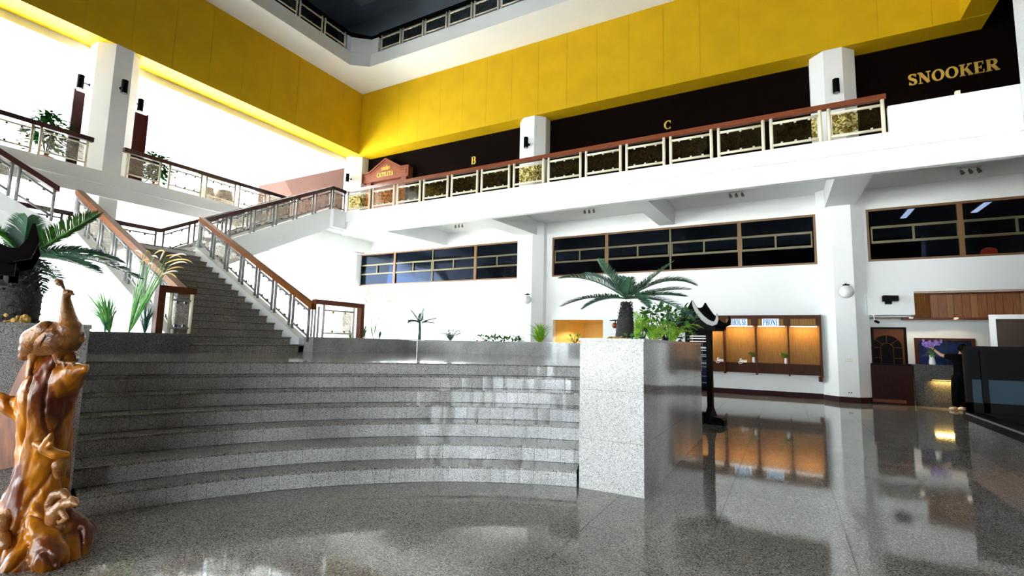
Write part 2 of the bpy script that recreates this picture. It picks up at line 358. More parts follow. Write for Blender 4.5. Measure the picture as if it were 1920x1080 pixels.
# solid white parapet round the chamfered corner of the third floor
bm = NB(); hexa(bm, [(XO - .03, 13.92, 13.68), (XO - .03, 14.12, 13.68), (-15.33, YO + .03, 13.68), (-14.93, YO + .03, 13.68), (-14.93, YO + .15, 13.68), (-15.36, YO + .15, 13.68), (XO - .15, 14.17, 13.68), (XO - .15, 13.92, 13.68)],
     [(XO - .03, 13.92, 14.33), (XO - .03, 14.12, 14.33), (-15.33, YO + .03, 14.33), (-14.93, YO + .03, 14.33), (-14.93, YO + .15, 14.33), (-15.36, YO + .15, 14.33), (XO - .15, 14.17, 14.33), (XO - .15, 13.92, 14.33)])
struct('trim_5', bm, 'white')

# north gallery: slab, edge beam with ledge, ceiling beams
YF = 12.90; XG = -14.45
bm = NB(); bx(bm, XG, 9.2, YF + .12, 17, 5.96, GZ); bx(bm, -17.3, XG, YF - .3, 17, 5.9, GZ)
struct('floor_gallery_north', bm, 'ceil')
bm = NB()
bx(bm, XG - .05, 9.2, YF, YF + .2, 5.75, GZ + .015); bx(bm, XG - .05, 9.2, YF + .05, YF + .2, 5.62, 5.75); bx(bm, XG - .05, 9.2, YF + .03, YF + .2, 5.27, 5.62)
bx(bm, XG - .05, XG + .15, YF - .6, YF, 5.45, GZ + .015)
struct('trim_6', bm, 'white')
for xc, w_, lab in ((1.45, .72, 'white ceiling beam over the column beside the reception'), (-3.38, .5, 'white ceiling beam above the middle strip window'), (-8.40, .72, 'white ceiling beam over the middle column'), (-12.75, .5, 'white ceiling beam above the leftmost strip window'), (-17.2, .6, 'white ceiling beam at the stair end of the gallery')):
    bm = NB(); hexa(bm, [(xc - w_ / 2, YF + .2, 5.27), (xc + w_ / 2, YF + .2, 5.27), (xc + w_ / 2, YN, 5.45), (xc - w_ / 2, YN, 5.45)], [(xc - w_ / 2, YF + .2, 5.97), (xc + w_ / 2, YF + .2, 5.97), (xc + w_ / 2, YN, 5.97), (xc - w_ / 2, YN, 5.97)])
    tag(obj('ceiling_beam', bm, 'ceil'), lab, 'beam')
# solid parapet at the right end of the gallery, and the rendered wall that closes it
bm = NB(); bx(bm, 2.11, 4.6, YF + .005, YF + .16, GZ, 6.70); par = struct('wall_parapet', bm, 'white')
box('rail_stub', 'cream', 3.25, 3.33, YF + .05, YF + .13, 6.70, 6.80, par)
bm = NB(); bx(bm, 4.21, 5.6, 12.2, 12.88, 0, 13.06); struct('wall_right', bm, 'grey_wall')
# west gallery slab and edge
bm = NB(); bx(bm, -22.5, -17.3, -4, 16.99, 5.72, GZ); bx(bm, -17.58, -17.34, -4, 16.99, 5.36, 5.72); struct('floor_gallery_west', bm, 'white')

# octagonal columns
def octa(xc, yc, r, z0, z1, mat='white'):
    bm = NB(); a = r / math.cos(math.pi / 8)
    prism(bm, [(xc + a * math.cos(math.pi / 8 + k * math.pi / 4), yc + a * math.sin(math.pi / 8 + k * math.pi / 4)) for k in range(8)], z0, z1)
    return bm
for xc, yc, lab in ((1.45, 16.82, 'white octagonal column between the phone booth and the reception'), (-8.40, 16.82, 'white octagonal column in the middle of the north gallery'), (-18.1, 16.82, 'white octagonal column in the corner under the yellow bands'), (-17.96, 6.72, 'white octagonal column standing behind the stair landing')):
    tag(obj('column', octa(xc, yc, .56, 0, ZB + .02), 'white'), lab, 'column')
bm = NB()
for (a, b) in (((.89, 16.6), (1.22, 16.25)), ((1.22, 16.25), (1.69, 16.25)), ((1.69, 16.25), (2.03, 16.6))):
    beam(bm, (a[0], a[1], .075), (b[0], b[1], .075), .03, .15)
struct('baseboard_column', bm, 'skirt')

# ------------------------------------------------------------------ terrace and curved granite stair
S2 = math.sqrt(2)
def sn(s, n, z=0): return Vector(((s - n) / S2, (s + n) / S2, z))
RZ = TZ / 7
PK = [5.19, 5.50, 5.92, 6.20, 6.50, 6.78, 7.03]; RR = [4.3, 4.5, 4.9, 5.4, 6.2, 7.5, 9.0]
KP = 2.597                       # |s| = n - KP : side faces of the two pedestals
def arc_n(k, s): return PK[k] - (RR[k] - math.sqrt(RR[k] ** 2 - s * s))
def s_end(k, gap=.02):
    s = 2.0
    for _ in range(60): s = .5 * s + .5 * (arc_n(k, s) - KP - gap)
    return s
stair = thing('curved_granite_stair', 'wide curved stair of polished grey granite rising to the terrace', 'stair', sn(0, 5.2))
NT = 0
for k in range(7):
    se = s_end(k); z0, z1 = RZ * k, RZ * (k + 1)
    ns = 26
    front = [(s, arc_n(k, s) + .012) for s in [se * (2 * i / ns - 1) for i in range(ns + 1)]]
    bk = k + 1 if k < 6 else None
    back = [(s, (arc_n(bk, s) + .1 if bk else arc_n(6, s) + .5)) for s, _ in front]
    bm = NB(); 
    lo = [sn(s, n, 0) for s, n in front] + [sn(s, n, 0) for s, n in back[::-1]]
    hi = [Vector((p.x, p.y, z1 - .006)) for p in lo]; hexa(bm, lo, hi)
    step = obj('step', bm, 'joint', stair)
    L = 0; N = max(10, int(round(2 * se * 1.03 / .139)))
    th = math.asin(se / RR[k]); wt = 2 * RR[k] * th / N
    bm = NB(); bx(bm, -wt / 2 + .001, wt / 2 - .001, 0, .011, z0 + .003 - (z0 + z1) / 2, z1 - .022 - (z0 + z1) / 2); rme = mesh_of('riser_tile', bm, 'granite')
    dn = (arc_n(k + 1, 0) - arc_n(k, 0)) if k < 6 else .5
    Rb = RR[k] + dn
    # tread tile: a slab with the step's nosing, a little wider at the back
    wb = wt * (Rb / RR[k]) * .985
    bm = NB(); hexa(bm, [(-wt / 2 + .001, -.018, -.02), (wt / 2 - .001, -.018, -.02), (wb / 2 - .001, dn + .1, -.02), (-wb / 2 + .001, dn + .1, -.02)], [(-wt / 2 + .001, -.018, 0), (wt / 2 - .001, -.018, 0), (wb / 2 - .001, dn + .1, 0), (-wb / 2 + .001, dn + .1, 0)])
    tme = mesh_of('tread_tile', bm, 'granite_floor')
    cn = PK[k] - RR[k]
    for i in range(N):
        a = -th + (i + .5) * 2 * th / N
        pos = sn(RR[k] * math.sin(a), cn + RR[k] * math.cos(a), (z0 + z1) / 2)
        rot = Matrix.Rotation(math.pi / 4 - a, 4, 'Z')
        tilt = Matrix.Rotation(random.gauss(0, .011), 4, 'Z') @ Matrix.Rotation(random.gauss(0, .008), 4, 'X')
        put('riser_tile', rme, step, Matrix.Translation(pos) @ rot @ tilt)
        pos2 = pos.copy(); pos2.z = z1
        put('tread_tile', tme, step, Matrix.Translation(pos2) @ rot @ Matrix.Rotation(random.gauss(0, .0015), 4, 'X'))
        NT += 1
# terrace
ns = 26; se = s_end(6)
fr = [sn(s, arc_n(6, s) + .34) for s in [se * (2 * i / ns - 1) for i in range(ns + 1)]]
poly = [(p.x, p.y) for p in fr] + [(-1.84, 11.2), (-9.25, 11.2), (-9.25, 1.84), (-8.4, 1.84)]
bm = NB(); prism(bm, poly, 0, TZ - .001); bx(bm, -9.9, -9.25, 5.0, 7.6, 0, TZ - .001)
ter = tag(obj('terrace', bm, 'granite_floor'), 'polished granite terrace at the top of the curved stair', 'terrace', kind='structure')

def clad_box(name, label, x0, x1, y0, y1, z0, z1, faces, mat, cat='planter', rows=1, plen=1.2, cap=True, soil='moss', shade=None, group=None, soil_drop=.03):
    """a planter box clad in stone slabs: core, slabs on the given faces, rim, soil"""
    t = thing(name, label, cat, ((x0 + x1) / 2, (y0 + y1) / 2, z0), group)
    e = .02
    bm = NB(); bx(bm, x0 + e, x1 - e, y0 + e, y1 - e, z0, z1 - .06); obj('core', bm, 'joint', t)
    zc = z1 - (.03 if cap else 0); dz = (zc - z0) / rows
    for f in faces:
        a0, a1 = (x0, x1) if f in 'SN' else (y0, y1)
        n = max(1, int(round((a1 - a0) / plen))); da = (a1 - a0) / n
        for r in range(rows):
            off = da / 2 if (r % 2 and n > 1) else 0
            cuts = [a0] + [a0 + off + da * i for i in range(0 if off else 1, n) if a0 < a0 + off + da * i < a1 - .01] + [a1]
            for p, q in zip(cuts, cuts[1:]):
                bm = NB(); g = .0012; zz0, zz1 = z0 + r * dz + g, z0 + (r + 1) * dz - g
                if f == 'S': bx(bm, p + g, q - g, y0, y0 + e, zz0, zz1)
                if f == 'N': bx(bm, p + g, q - g, y1 - e, y1, zz0, zz1)
                if f == 'E': bx(bm, x1 - e, x1, p + g, q - g, zz0, zz1)
                if f == 'W': bx(bm, x0, x0 + e, p + g, q - g, zz0, zz1)
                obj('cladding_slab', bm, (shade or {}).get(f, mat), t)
    if cap:
        bm = NB(); w = .10; o = .008
        bx(bm, x0 - o, x1 + o, y0 - o, y0 + w, zc, z1); bx(bm, x0 - o, x1 + o, y1 - w, y1 + o, zc, z1); bx(bm, x0 - o, x0 + w, y0 + w, y1 - w, zc, z1); bx(bm, x1 - w, x1 + o, y0 + w, y1 - w, zc, z1)
        obj('rim', bm, mat, t)
    bm = NB(); nx, ny = max(2, int((x1 - x0) / .12)), max(2, int((y1 - y0) / .12))
    g = [[bm.verts.new((x0 + .08 + (x1 - x0 - .16) * i / nx, y0 + .08 + (y1 - y0 - .16) * j / ny, z1 - soil_drop + random.uniform(-.012, .012))) for j in range(ny + 1)] for i in range(nx + 1)]
    for i in range(nx):
        for j in range(ny): bm.faces.new((g[i][j], g[i + 1][j], g[i + 1][j + 1], g[i][j + 1]))
    s = obj('soil', bm, soil, t); s['kind'] = 'stuff'
    return t
PZ = 1.462
clad_box('stone_planter', 'tall granite planter at the right end of the curved stair, front painted pale as if lit', -1.83, -1.19, 4.76, 8.40, 0, PZ, 'SEN', 'granite_lit', rows=3, plen=1.25, shade={'E': 'granite', 'N': 'granite'})  # light painted in: south face and rim paler than the other sides
clad_box('stone_planter', 'tall dark granite planter behind the carved bird at the left of the stair', -8.45, -4.80, 1.14, 1.83, 0, PZ, 'ESN', 'granite', rows=1, plen=1.3)
PLZ = 1.425
clad_box('terrace_planter', 'low dark granite planter left of the straight stair', -10.0, -9.25, 1.85, 4.98, TZ - .01, PLZ, 'EN', 'granite_dark', plen=2.2)
clad_box('terrace_planter', 'low granite planter right of the straight stair under the newel frame', -10.0, -9.25, 7.62, 11.2, TZ - .01, PLZ, 'ES', 'granite', plen=1.2)
clad_box('terrace_planter', 'long low granite planter along the back of the terrace', -9.25, -1.9, 11.2, 11.9, TZ - .01, PLZ, 'SE', 'granite', plen=2.4)
# ------------------------------------------------------------------ straight granite stair, landing, upper flights
X0, TR, RS = -9.55, .298, .160625
Y0, Y1 = 4.98, 7.48
LZ = TZ + 16 * RS
fl = thing('granite_stair_flight', 'straight dark granite stair from the terrace up to the landing', 'stair', (X0, 6.2, TZ))
for k in range(16):
    xa = X0 - TR * k; z = TZ + RS * (k + 1)
    bm = NB(); bx(bm, xa - TR - .02, xa, Y0, Y1 if k else Y1 + .13, z - RS, z - .03)
    st = obj('step', bm, 'granite_stair', fl)
    bm = NB(); bx(bm, xa - TR - .02 if k < 15 else xa - TR, xa + .03, Y0, Y1 if k else Y1 + .13, z - .028, z); obj('tread_slab', bm, 'granite_stair', st)
    bm = NB(); bx(bm, xa - .05, xa + .012, Y0, Y1 if k else Y1 + .13, z - .040, z - .0285); obj('nosing_shadow', bm, 'joint', st)  # dark strip painting the shadow line under each nosing
CURB = .17
def curb_z(x): return TZ + RS + (X0 - x) * RS / TR + CURB - .03
for ya, yb in ((Y1, Y1 + .22), (Y0 - .22, Y0)):
    bm = NB(); xe = -14.0; lo = .55
    hexa(bm, [(X0 + .0, ya, TZ), (X0 + .0, yb, TZ), (-12.4, yb, TZ + .02), (-12.4, ya, TZ + .02)], [(X0, ya, curb_z(X0)), (X0, yb, curb_z(X0)), (-12.4, yb, curb_z(-12.4)), (-12.4, ya, curb_z(-12.4))])
    hexa(bm, [(-12.4, ya, curb_z(-12.4) - 1.25), (-12.4, yb, curb_z(-12.4) - 1.25), (xe, yb, curb_z(xe) - .9), (xe, ya, curb_z(xe) - .9)], [(-12.4, ya, curb_z(-12.4)), (-12.4, yb, curb_z(-12.4)), (xe, yb, curb_z(xe)), (xe, ya, curb_z(xe))])
    obj('stringer', bm, 'white', fl)
bm = NB(); hexa(bm, [(-10.2, Y0, TZ), (-10.2, Y1, TZ), (-14.2, Y1, LZ - .55), (-14.2, Y0, LZ - .55)], [(-10.2, Y0, TZ + .3), (-10.2, Y1, TZ + .3), (-14.2, Y1, LZ - .2), (-14.2, Y0, LZ - .2)])
obj('soffit', bm, 'white', fl)
# landing
bm = NB(); bx(bm, -17.15, -14.0, Y0 - .3, Y1 + .3, LZ - .28, LZ); land = tag(obj('stair_landing', bm, 'white'), 'white landing slab where the stair splits left and right', 'landing', kind='structure')
bm = NB(); bx(bm, -14.3, -14.0, Y0 - .3, Y1 + .3, LZ - .75, LZ - .28); obj('edge_beam', bm, 'white', land)
def upper_flight(sgn, label):
    """sgn +1: towards the north gallery; -1: towards the south"""
    ym = (Y0 + Y1) / 2
    f = lambda y: ym + sgn * (y - ym)
    t = thing('upper_stair_flight', label, 'stair', (-15.7, f(8.0), LZ), 'upper flights of the stair')
    n = 15; rr = (GZ - LZ) / n; ys = 7.9; tt = .314
    xa, xb = -17.05, -14.45
    for k in range(n):
        bm = NB(); bx(bm, xa + .16, xb - .16, *sorted((f(ys + tt * k), f(ys + tt * (k + 1) + .02))), LZ + rr * k - .12, LZ + rr * (k + 1)); obj('step', bm, 'granite_stair', t)
    ye = ys + tt * (n - 1); zs = LZ + .22; ze = GZ + .06
    for x0_, x1_ in ((xb - .16, xb), (xa, xa + .16)):
        bm = NB()
        for dz0, dz1, out in ((-.36, 0, 0), (-.46, -.36, .03), (-.78, -.46, .015)):
            u0, u1 = (x0_, x1_ - out) if x1_ == xb else (x0_ + out, x1_)
            hexa(bm, [(u0, f(ys - .15), zs + dz0 - .08), (u1, f(ys - .15), zs + dz0 - .08), (u1, f(ye), ze + dz0), (u0, f(ye), ze + dz0)], [(u0, f(ys - .15), zs + dz1 - .08), (u1, f(ys - .15), zs + dz1 - .08), (u1, f(ye), ze + dz1), (u0, f(ye), ze + dz1)])
            hexa(bm, [(u0, f(ye), ze + dz0), (u1, f(ye), ze + dz0), (u1, f(YF + .05), ze + dz0), (u0, f(YF + .05), ze + dz0)], [(u0, f(ye), ze + dz1), (u1, f(ye), ze + dz1), (u1, f(YF + .05), ze + dz1), (u0, f(YF + .05), ze + dz1)])
        obj('stringer', bm, 'white', t)
    bm = NB(); hexa(bm, [(xa + .1, f(ys), LZ - .42), (xb - .1, f(ys), LZ - .42), (xb - .1, f(ye), GZ - .5), (xa + .1, f(ye), GZ - .5)], [(xa + .1, f(ys), LZ - .05), (xb - .1, f(ys), LZ - .05), (xb - .1, f(ye), GZ - .1), (xa + .1, f(ye), GZ - .1)])
    obj('soffit', bm, 'white', t)
    return t
upper_flight(1, 'white sided upper flight rising right to the north gallery')
upper_flight(-1, 'white sided upper flight rising left behind the big cycad')

# ------------------------------------------------------------------ railings
def rot_x_to(d):
    """matrix whose x axis follows the horizontal direction d"""
    a = math.atan2(d.y, d.x); return Matrix.Rotation(a, 4, 'Z')
def rail_panel(root, A, B, zb0, zb1, zt0, zt1, post, bar, pane, clip, nclip=3, rp=.022, lowgap=.13, topgap=.12, two=False, first=True, last=True):
    """posts at A and B (xy), feet zb, heads zt; bars, pane and clips between"""
    A = Vector((A[0], A[1], 0)); B = Vector((B[0], B[1], 0)); d = (B - A); L = d.length; d.normalize(); nrm = Vector((d.y, -d.x, 0))
    for p, a, b, on in ((A, zb0, zt0, first), (B, zb1, zt1, last)):
        if on:
            bm = NB(); tube(bm, [p + Vector((0, 0, a)), p + Vector((0, 0, b))], rp, 8); obj('post', bm, post, root, True)
    i0, i1 = A + d * rp * .6, B - d * rp * .6
    def zat(f, lo): 
        return (zb0 + (zb1 - zb0) * f + lowgap) if lo else (zt0 + (zt1 - zt0) * f - topgap)
    for lo in (True, False):
        bm = NB(); tube(bm, [i0 + Vector((0, 0, zat(0, lo))), i1 + Vector((0, 0, zat(1, lo)))], rp * .8, 6); obj('crossbar', bm, bar, root, True)
    g = .045
    pa, pb = A + d * (rp + .02), B - d * (rp + .02)
    bm = NB(); q = nrm * .005
    hexa(bm, [pa - q + Vector((0, 0, zat(0, True) + g)), pb - q + Vector((0, 0, zat(1, True) + g)), pb + q + Vector((0, 0, zat(1, True) + g)), pa + q + Vector((0, 0, zat(0, True) + g))],
         [pa - q + Vector((0, 0, zat(0, False) - g)), pb - q + Vector((0, 0, zat(1, False) - g)), pb + q + Vector((0, 0, zat(1, False) - g)), pa + q + Vector((0, 0, zat(0, False) - g))])
    pn = obj('glass_pane', bm, pane, root)
    for i in range(nclip):
        f = (i + .75) / (nclip + .5)
        for lo in (True, False):
            c = A + d * L * f + Vector((0, 0, zat(f, lo) + (.03 if lo else -.03)))
            bm = NB(); w = .024
            hexa(bm, [c - d * w - nrm * .014 + Vector((0, 0, -.034)), c + d * w - nrm * .014 + Vector((0, 0, -.034)), c + d * w + nrm * .014 + Vector((0, 0, -.034)), c - d * w + nrm * .014 + Vector((0, 0, -.034))],
                 [c - d * w - nrm * .014 + Vector((0, 0, .034)), c + d * w - nrm * .014 + Vector((0, 0, .034)), c + d * w + nrm * .014 + Vector((0, 0, .034)), c - d * w + nrm * .014 + Vector((0, 0, .034))])
            obj('clip', bm, clip, pn)
def handrail(root, pts, mat, w=.11, h=.10):
    for a, b in zip(pts, pts[1:]):
        bm = NB(); beam(bm, (a[0], a[1], a[2] - h / 2), (b[0], b[1], b[2] - h / 2), w, h); obj('handrail', bm, mat, root)
def run(root, P0, P1, z_foot, z_head, n, gap=.14, pad=(0.05, .05), **kw):
    """n panels between the points; z_foot/z_head: functions of t"""
    P0, P1 = Vector(P0), Vector(P1); L = (P1 - P0).length; pw = (L - pad[0] - pad[1] - gap * (n - 1)) / n
    for i in range(n):
        a = (pad[0] + i * (pw + gap)) / L; b = (pad[0] + i * (pw + gap) + pw) / L
        A, B = P0.lerp(P1, a), P0.lerp(P1, b)
        rail_panel(root, A, B, z_foot(a), z_foot(b), z_head(a), z_head(b), **kw)
# north gallery railing: fourteen panels
r = thing('gallery_railing', 'cream railing with red-brown handrail along the north gallery', 'railing', (-6, YF + .09, GZ))
yr = YF + .09
for k in range(1, 15):
    b = 2.03 - 1.175 * (14 - k); a = b - 1.0
    if k == 1: a = -14.36
    rail_panel(r, (a, yr), (b, yr), GZ, GZ, GZ + .80, GZ + .80, 'cream', 'cream', 'pane_n', 'clip', rp=.040)
handrail(r, [(XG + .02, yr + .05, GZ + .93), (-4.4, yr + .05, GZ + .93), (2.1, yr + .05, GZ + .93)], 'rail', .13, .12)
# the short level return at the head of the right flight belongs to the flight's railing
kw = dict(post='steel', bar='steel', pane='pane_w', clip='clip_dark', nclip=2, rp=.033)
kwc = dict(post='cream', bar='cream', pane='pane_w', clip='clip_dark', nclip=3, rp=.034)
FS = (6.96 - 4.65) / (12.3 - 7.75)
def flight_rail(sgn, label, x, y0, y1, ret, dark, n, cat='railing'):
    ym = (Y0 + Y1) / 2; f = lambda y: ym + sgn * (y - ym)
    t = thing('stair_railing', label, cat, (x, f(y0), LZ))
    zt = lambda y: 4.66 + (y - 7.75) * FS
    run(t, (x, f(y0), 0), (x, f(y1), 0), lambda u: zt(y0 + (y1 - y0) * u) - .85, lambda u: zt(y0 + (y1 - y0) * u) - .10, n, gap=.13, **kw)
    pts = [(x, f(y0 - .02), zt(y0 - .02)), (x, f(y1), zt(y1))]
    if ret:
        run(t, (x, f(y1), 0), (x, f(ret), 0), lambda u: zt(y1) - .87, lambda u: zt(y1) - .10, 1, pad=(.06, .03), **kw)
        pts.append((x, f(ret), zt(y1)))
    handrail(t, pts, dark, .13, .13)
    return t
flight_rail(1, 'near railing of the upper flight rising right to the gallery', XG + .0, 7.85, 12.3, 12.93, 'rail_dark', 6)
flight_rail(-1, 'near railing of the upper flight rising left', XG + .0, 7.85, 12.3, None, 'rail_dark', 6)
# far railing: landing back and both far sides, one continuous handrail
t = thing('landing_railing', 'dark railing along the back of the landing and the far side of the flights', 'railing', (-17.0, 6.2, LZ))
ym = (Y0 + Y1) / 2; xf = -17.0
run(t, (xf, 2 * ym - 7.97, 0), (xf, 7.97, 0), lambda u: LZ + .02, lambda u: 4.58, 3, gap=.16, pad=(.1, .1), **kw)
handrail(t, [(xf, 2 * ym - 7.97, 4.68), (xf, 7.97, 4.68)], 'rail_dark', .13, .13)
zt = lambda y: 4.68 + (y - 7.97) * .511
for sgn in (1, -1):
    f = lambda y: ym + sgn * (y - ym)
    run(t, (xf, f(7.97), 0), (xf, f(12.47), 0), lambda u: zt(7.97 + 4.5 * u) - .86, lambda u: zt(7.97 + 4.5 * u) - .10, 5, gap=.16, pad=(.12, .05), **kw)
    handrail(t, [(xf, f(7.97), 4.68), (xf, f(12.47), zt(12.47)), (xf, f(12.9), zt(12.47))], 'rail_dark', .13, .13)
# balustrades of the straight stair, each ending in a newel frame on the planter
def main_rail(y, xb, zb, xt, zt_, label, mat, n):
    t = thing('stair_balustrade', label, 'railing', (xb, y, TZ))
    sl = (zt_ - zb) / (xb - xt)
    zr = lambda x: zb + (xb - x) * sl
    run(t, (xb - .12, y, 0), (xt, y, 0), lambda u: curb_z(xb - .12 + (xt - xb + .12) * u) - .01, lambda u: zr(xb - .12 + (xt - xb + .12) * u) - .10, n, gap=.12, pad=(.0, .04), **kw)
    handrail(t, [(xb + .02, y, zb - .01), (xt, y, zt_)], mat, .15, .125)
    bm = NB(); tube(bm, [(xt - .07, y, LZ), (xt - .07, y, zt_ - .08)], .034, 8); obj('post', bm, 'steel_lit', t, True)
    return t
rb = main_rail(7.60, -9.30, 2.17, -14.06, 4.65, 'right balustrade of the straight stair with orange brown handrail', 'rail_light', 7)
lb = main_rail(4.88, -9.42, 2.25, -14.1, 4.66, 'left balustrade of the straight stair with orange brown handrail', 'rail_light', 7)
def newel(t, x, ya, yb, z0, z1, post_side, pa, pb, mat, clip, nm):
    """wooden portal standing on the planter with a framed glass pane in it"""
    bm = NB(); bx(bm, x - .07, x + .07, ya, yb, z1 - .11, z1); obj('newel_top', bm, mat, t)
    yp = (yb - .11, yb) if post_side > 0 else (ya, ya + .11)
    bm = NB(); bx(bm, x - .07, x + .07, *yp, z0, z1 - .11); obj('newel_post', bm, mat, t)
    rail_panel(t, (x, pa), (x, pb), z0, z0, z1 - .11, z1 - .11, 'cream' if post_side < 0 else 'plastic', 'steel' if post_side < 0 else 'plastic', 'pane_w', clip, 2, rp=.03, lowgap=.10, topgap=.12)
newel(rb, -9.36, 7.66, 9.15, PLZ - .005, 2.28, 1, 7.95, 8.86, 'redwood', 'clip_gold', 'r')
for dx in (0.02, .10, .19):
    bm = NB(); tube(bm, [(-9.34, 7.60 + dx, PLZ - .01), (-9.34, 7.60 + dx, 2.12)], .026, 8); obj('post', bm, 'steel_lit', rb, True)
newel(lb, -9.36, 4.44, 5.06, PLZ - .005, 2.24, -1, 4.68, 5.02, 'booth_dark', 'clip_dark', 'l')
# west gallery railings either side of the column
zg = GZ - .03
t = thing('gallery_railing', 'cream railing with dark handrail along the west gallery, left of the column', 'railing', (-17.25, 2, zg))
for k in range(6):
    b = 6.02 - 1.175 * k; rail_panel(t, (-17.24, b - 1.0), (-17.24, b), zg, zg, zg + .78, zg + .78, **kwc)
handrail(t, [(-17.24, -1.2, GZ + .86), (-17.24, 6.14, GZ + .86)], 'rail_dark', .13, .13)
t = thing('gallery_railing', 'cream railing with dark handrail along the west gallery, right of the column', 'railing', (-17.25, 10, zg))
for k in range(5):
    a = 7.02 + 1.175 * k; rail_panel(t, (-17.24, a), (-17.24, a + 1.0 if k else a + .9), zg, zg, zg + .78, zg + .78, **kwc)
handrail(t, [(-17.24, 6.9, GZ + .86), (-17.24, 12.9, GZ + .86)], 'rail_dark', .13, .13)
# third-floor railings
t = thing('upper_railing', 'cream railing of the third floor above the north yellow band', 'railing', (-6, YO + .1, 13.68))
kw3 = dict(post='cream', bar='cream', pane='pane_3', clip='clip_dark', nclip=3, rp=.036)
M['pane_3'] = pane_mat('third_floor_glass', (.25, .25, .25), (.5, .5, .5), 16, .02, milky=.03, mc=(.2, .2, .22))
for k in range(9):
    a = -14.80 + 1.19 * k; rail_panel(t, (a, YO + .1), (a + 1.04, YO + .1), 13.68, 13.68, 14.40, 14.40, **kw3)
handrail(t, [(-14.95, YO + .1, 14.53), (6, YO + .1, 14.53)], 'black_wood', .12, .12)
t = thing('upper_railing', 'cream railing of the third floor above the west yellow band', 'railing', (XO - .1, 9, 13.68))
for k in range(7):
    b = 13.82 - 1.19 * k; rail_panel(t, (XO - .08, b - 1.04), (XO - .08, b), 13.68, 13.68, 14.40, 14.40, **{**kw3, 'pane': 'pane_3w' if k in (0, 2) else 'pane_3'})  if False else rail_panel(t, (XO - .08, b - 1.04), (XO - .08, b), 13.68, 13.68, 14.40, 14.40, **kw3)
handrail(t, [(XO - .08, 3, 14.53), (XO - .08, 14.1, 14.53), (-15.36, YO + .08, 14.48), (-14.9, YO + .1, 14.48)], 'black_wood', .12, .12)
# ------------------------------------------------------------------ strip windows and the dark rooms behind
def strip_window(num, x0, x1, bars):
    """bars: (x, thick wooden?) ; each bay has a top pane, a pair of sliding panes, a bottom pane"""
    bm = NB(); w = .06; ya, yb = YN + .02, YN + .14
    bx(bm, x0, x1, ya, yb, 3.88, 3.88 + w); bx(bm, x0, x1, ya, yb, 5.38 - w, 5.38); bx(bm, x0, x0 + w, ya, yb, 3.88 + w, 5.38 - w); bx(bm, x1 - w, x1, ya, yb, 3.88 + w, 5.38 - w)
    wd = struct('window_%d' % num, bm, 'wood_frame')
    for x, thick in bars:
        h = .055 if thick else .025
        bm = NB(); bx(bm, x - h, x + h, ya - (.02 if thick else 0), yb, 3.94, 5.32); obj('mullion', bm, 'wood_frame' if thick else 'alu', wd)
    ed = [x0 + w] + [b[0] for b in bars] + [x1 - w]
    for a, b in zip(ed, ed[1:]):
        a += .04; b -= .04
        for z in (4.425, 4.845):
            bm = NB(); bx(bm, a, b, ya, yb - .03, z - .032, z + .032); obj('rail', bm, 'alu', wd)
        m = (a + b) / 2
        bm = NB(); bx(bm, m - .025, m + .025, ya, yb - .03, 4.457, 4.813); bx(bm, a, a + .035, ya, yb - .03, 4.457, 4.813); bx(bm, b - .035, b, ya, yb - .03, 4.457, 4.813); obj('sash_stile', bm, 'alu', wd)
        for xa, xb, za, zb, yo in ((a, b, 3.94, 4.393, .06), (a, b, 4.877, 5.32, .06), (a + .035, m - .025, 4.457, 4.813, .05), (m + .025, b - .035, 4.457, 4.813, .075)):
            bm = NB(); bx(bm, xa - .02, xb + .02, YN + yo, YN + yo + .008, za - .01, zb + .01); obj('pane', bm, 'glass', wd)
strip_window(1, -17.62, -8.95, ((-15.43, 1), (-13.28, 0), (-11.07, 1)))
strip_window(2, -7.62, .88, ((-5.50, 1), (-3.30, 0), (-1.18, 1)))
strip_window(3, 2.10, 8.6, ((4.13, 1), (6.3, 0)))
bm = NB(); bx(bm, -18.2, 9.2, 21.5, 21.7, 3.5, 5.9); bx(bm, -18.4, -18.2, 17.1, 21.7, 3.5, 5.9); bx(bm, 9.0, 9.2, 17.1, 21.7, 3.5, 5.9); bx(bm, -18.4, 9.2, 17.1, 21.7, 5.56, 5.9); bx(bm, -18.4, 9.2, 17.1, 21.7, 3.4, 3.7)
struct('wall_mezzanine_room', bm, 'room_dark')
for xa, ya, lab in ((3.31, 18.4, 'fluorescent ceiling panel seen through the right strip window, left of the mullion'), (4.97, 18.4, 'fluorescent ceiling panel seen through the right strip window, right of the mullion')):
    t = thing('ceiling_light', lab, 'ceiling light', (xa, ya, 5.5))
    box('housing', 'plastic', xa - .09, xa + .09, ya - .62, ya + .62, 5.515, 5.56, t); box('diffuser', 'tube_room', xa - .07, xa + .07, ya - .58, ya + .58, 5.50, 5.516, t)
t = thing('lantern', 'small red glowing lantern behind the right strip window', 'lantern', (4.80, 17.45, 3.7))
bm = NB(); lathe(bm, [(.06, .25), (.15, .30), (.17, .37), (.15, .44), (.06, .49)], (4.80, 17.45, 3.7)); obj('shade', bm, 'lampred', t, True)
bm = NB(); lathe(bm, [(.07, 0), (.07, .03), (.02, .05), (.02, .26)], (4.80, 17.45, 3.7)); obj('base', bm, 'black', t)

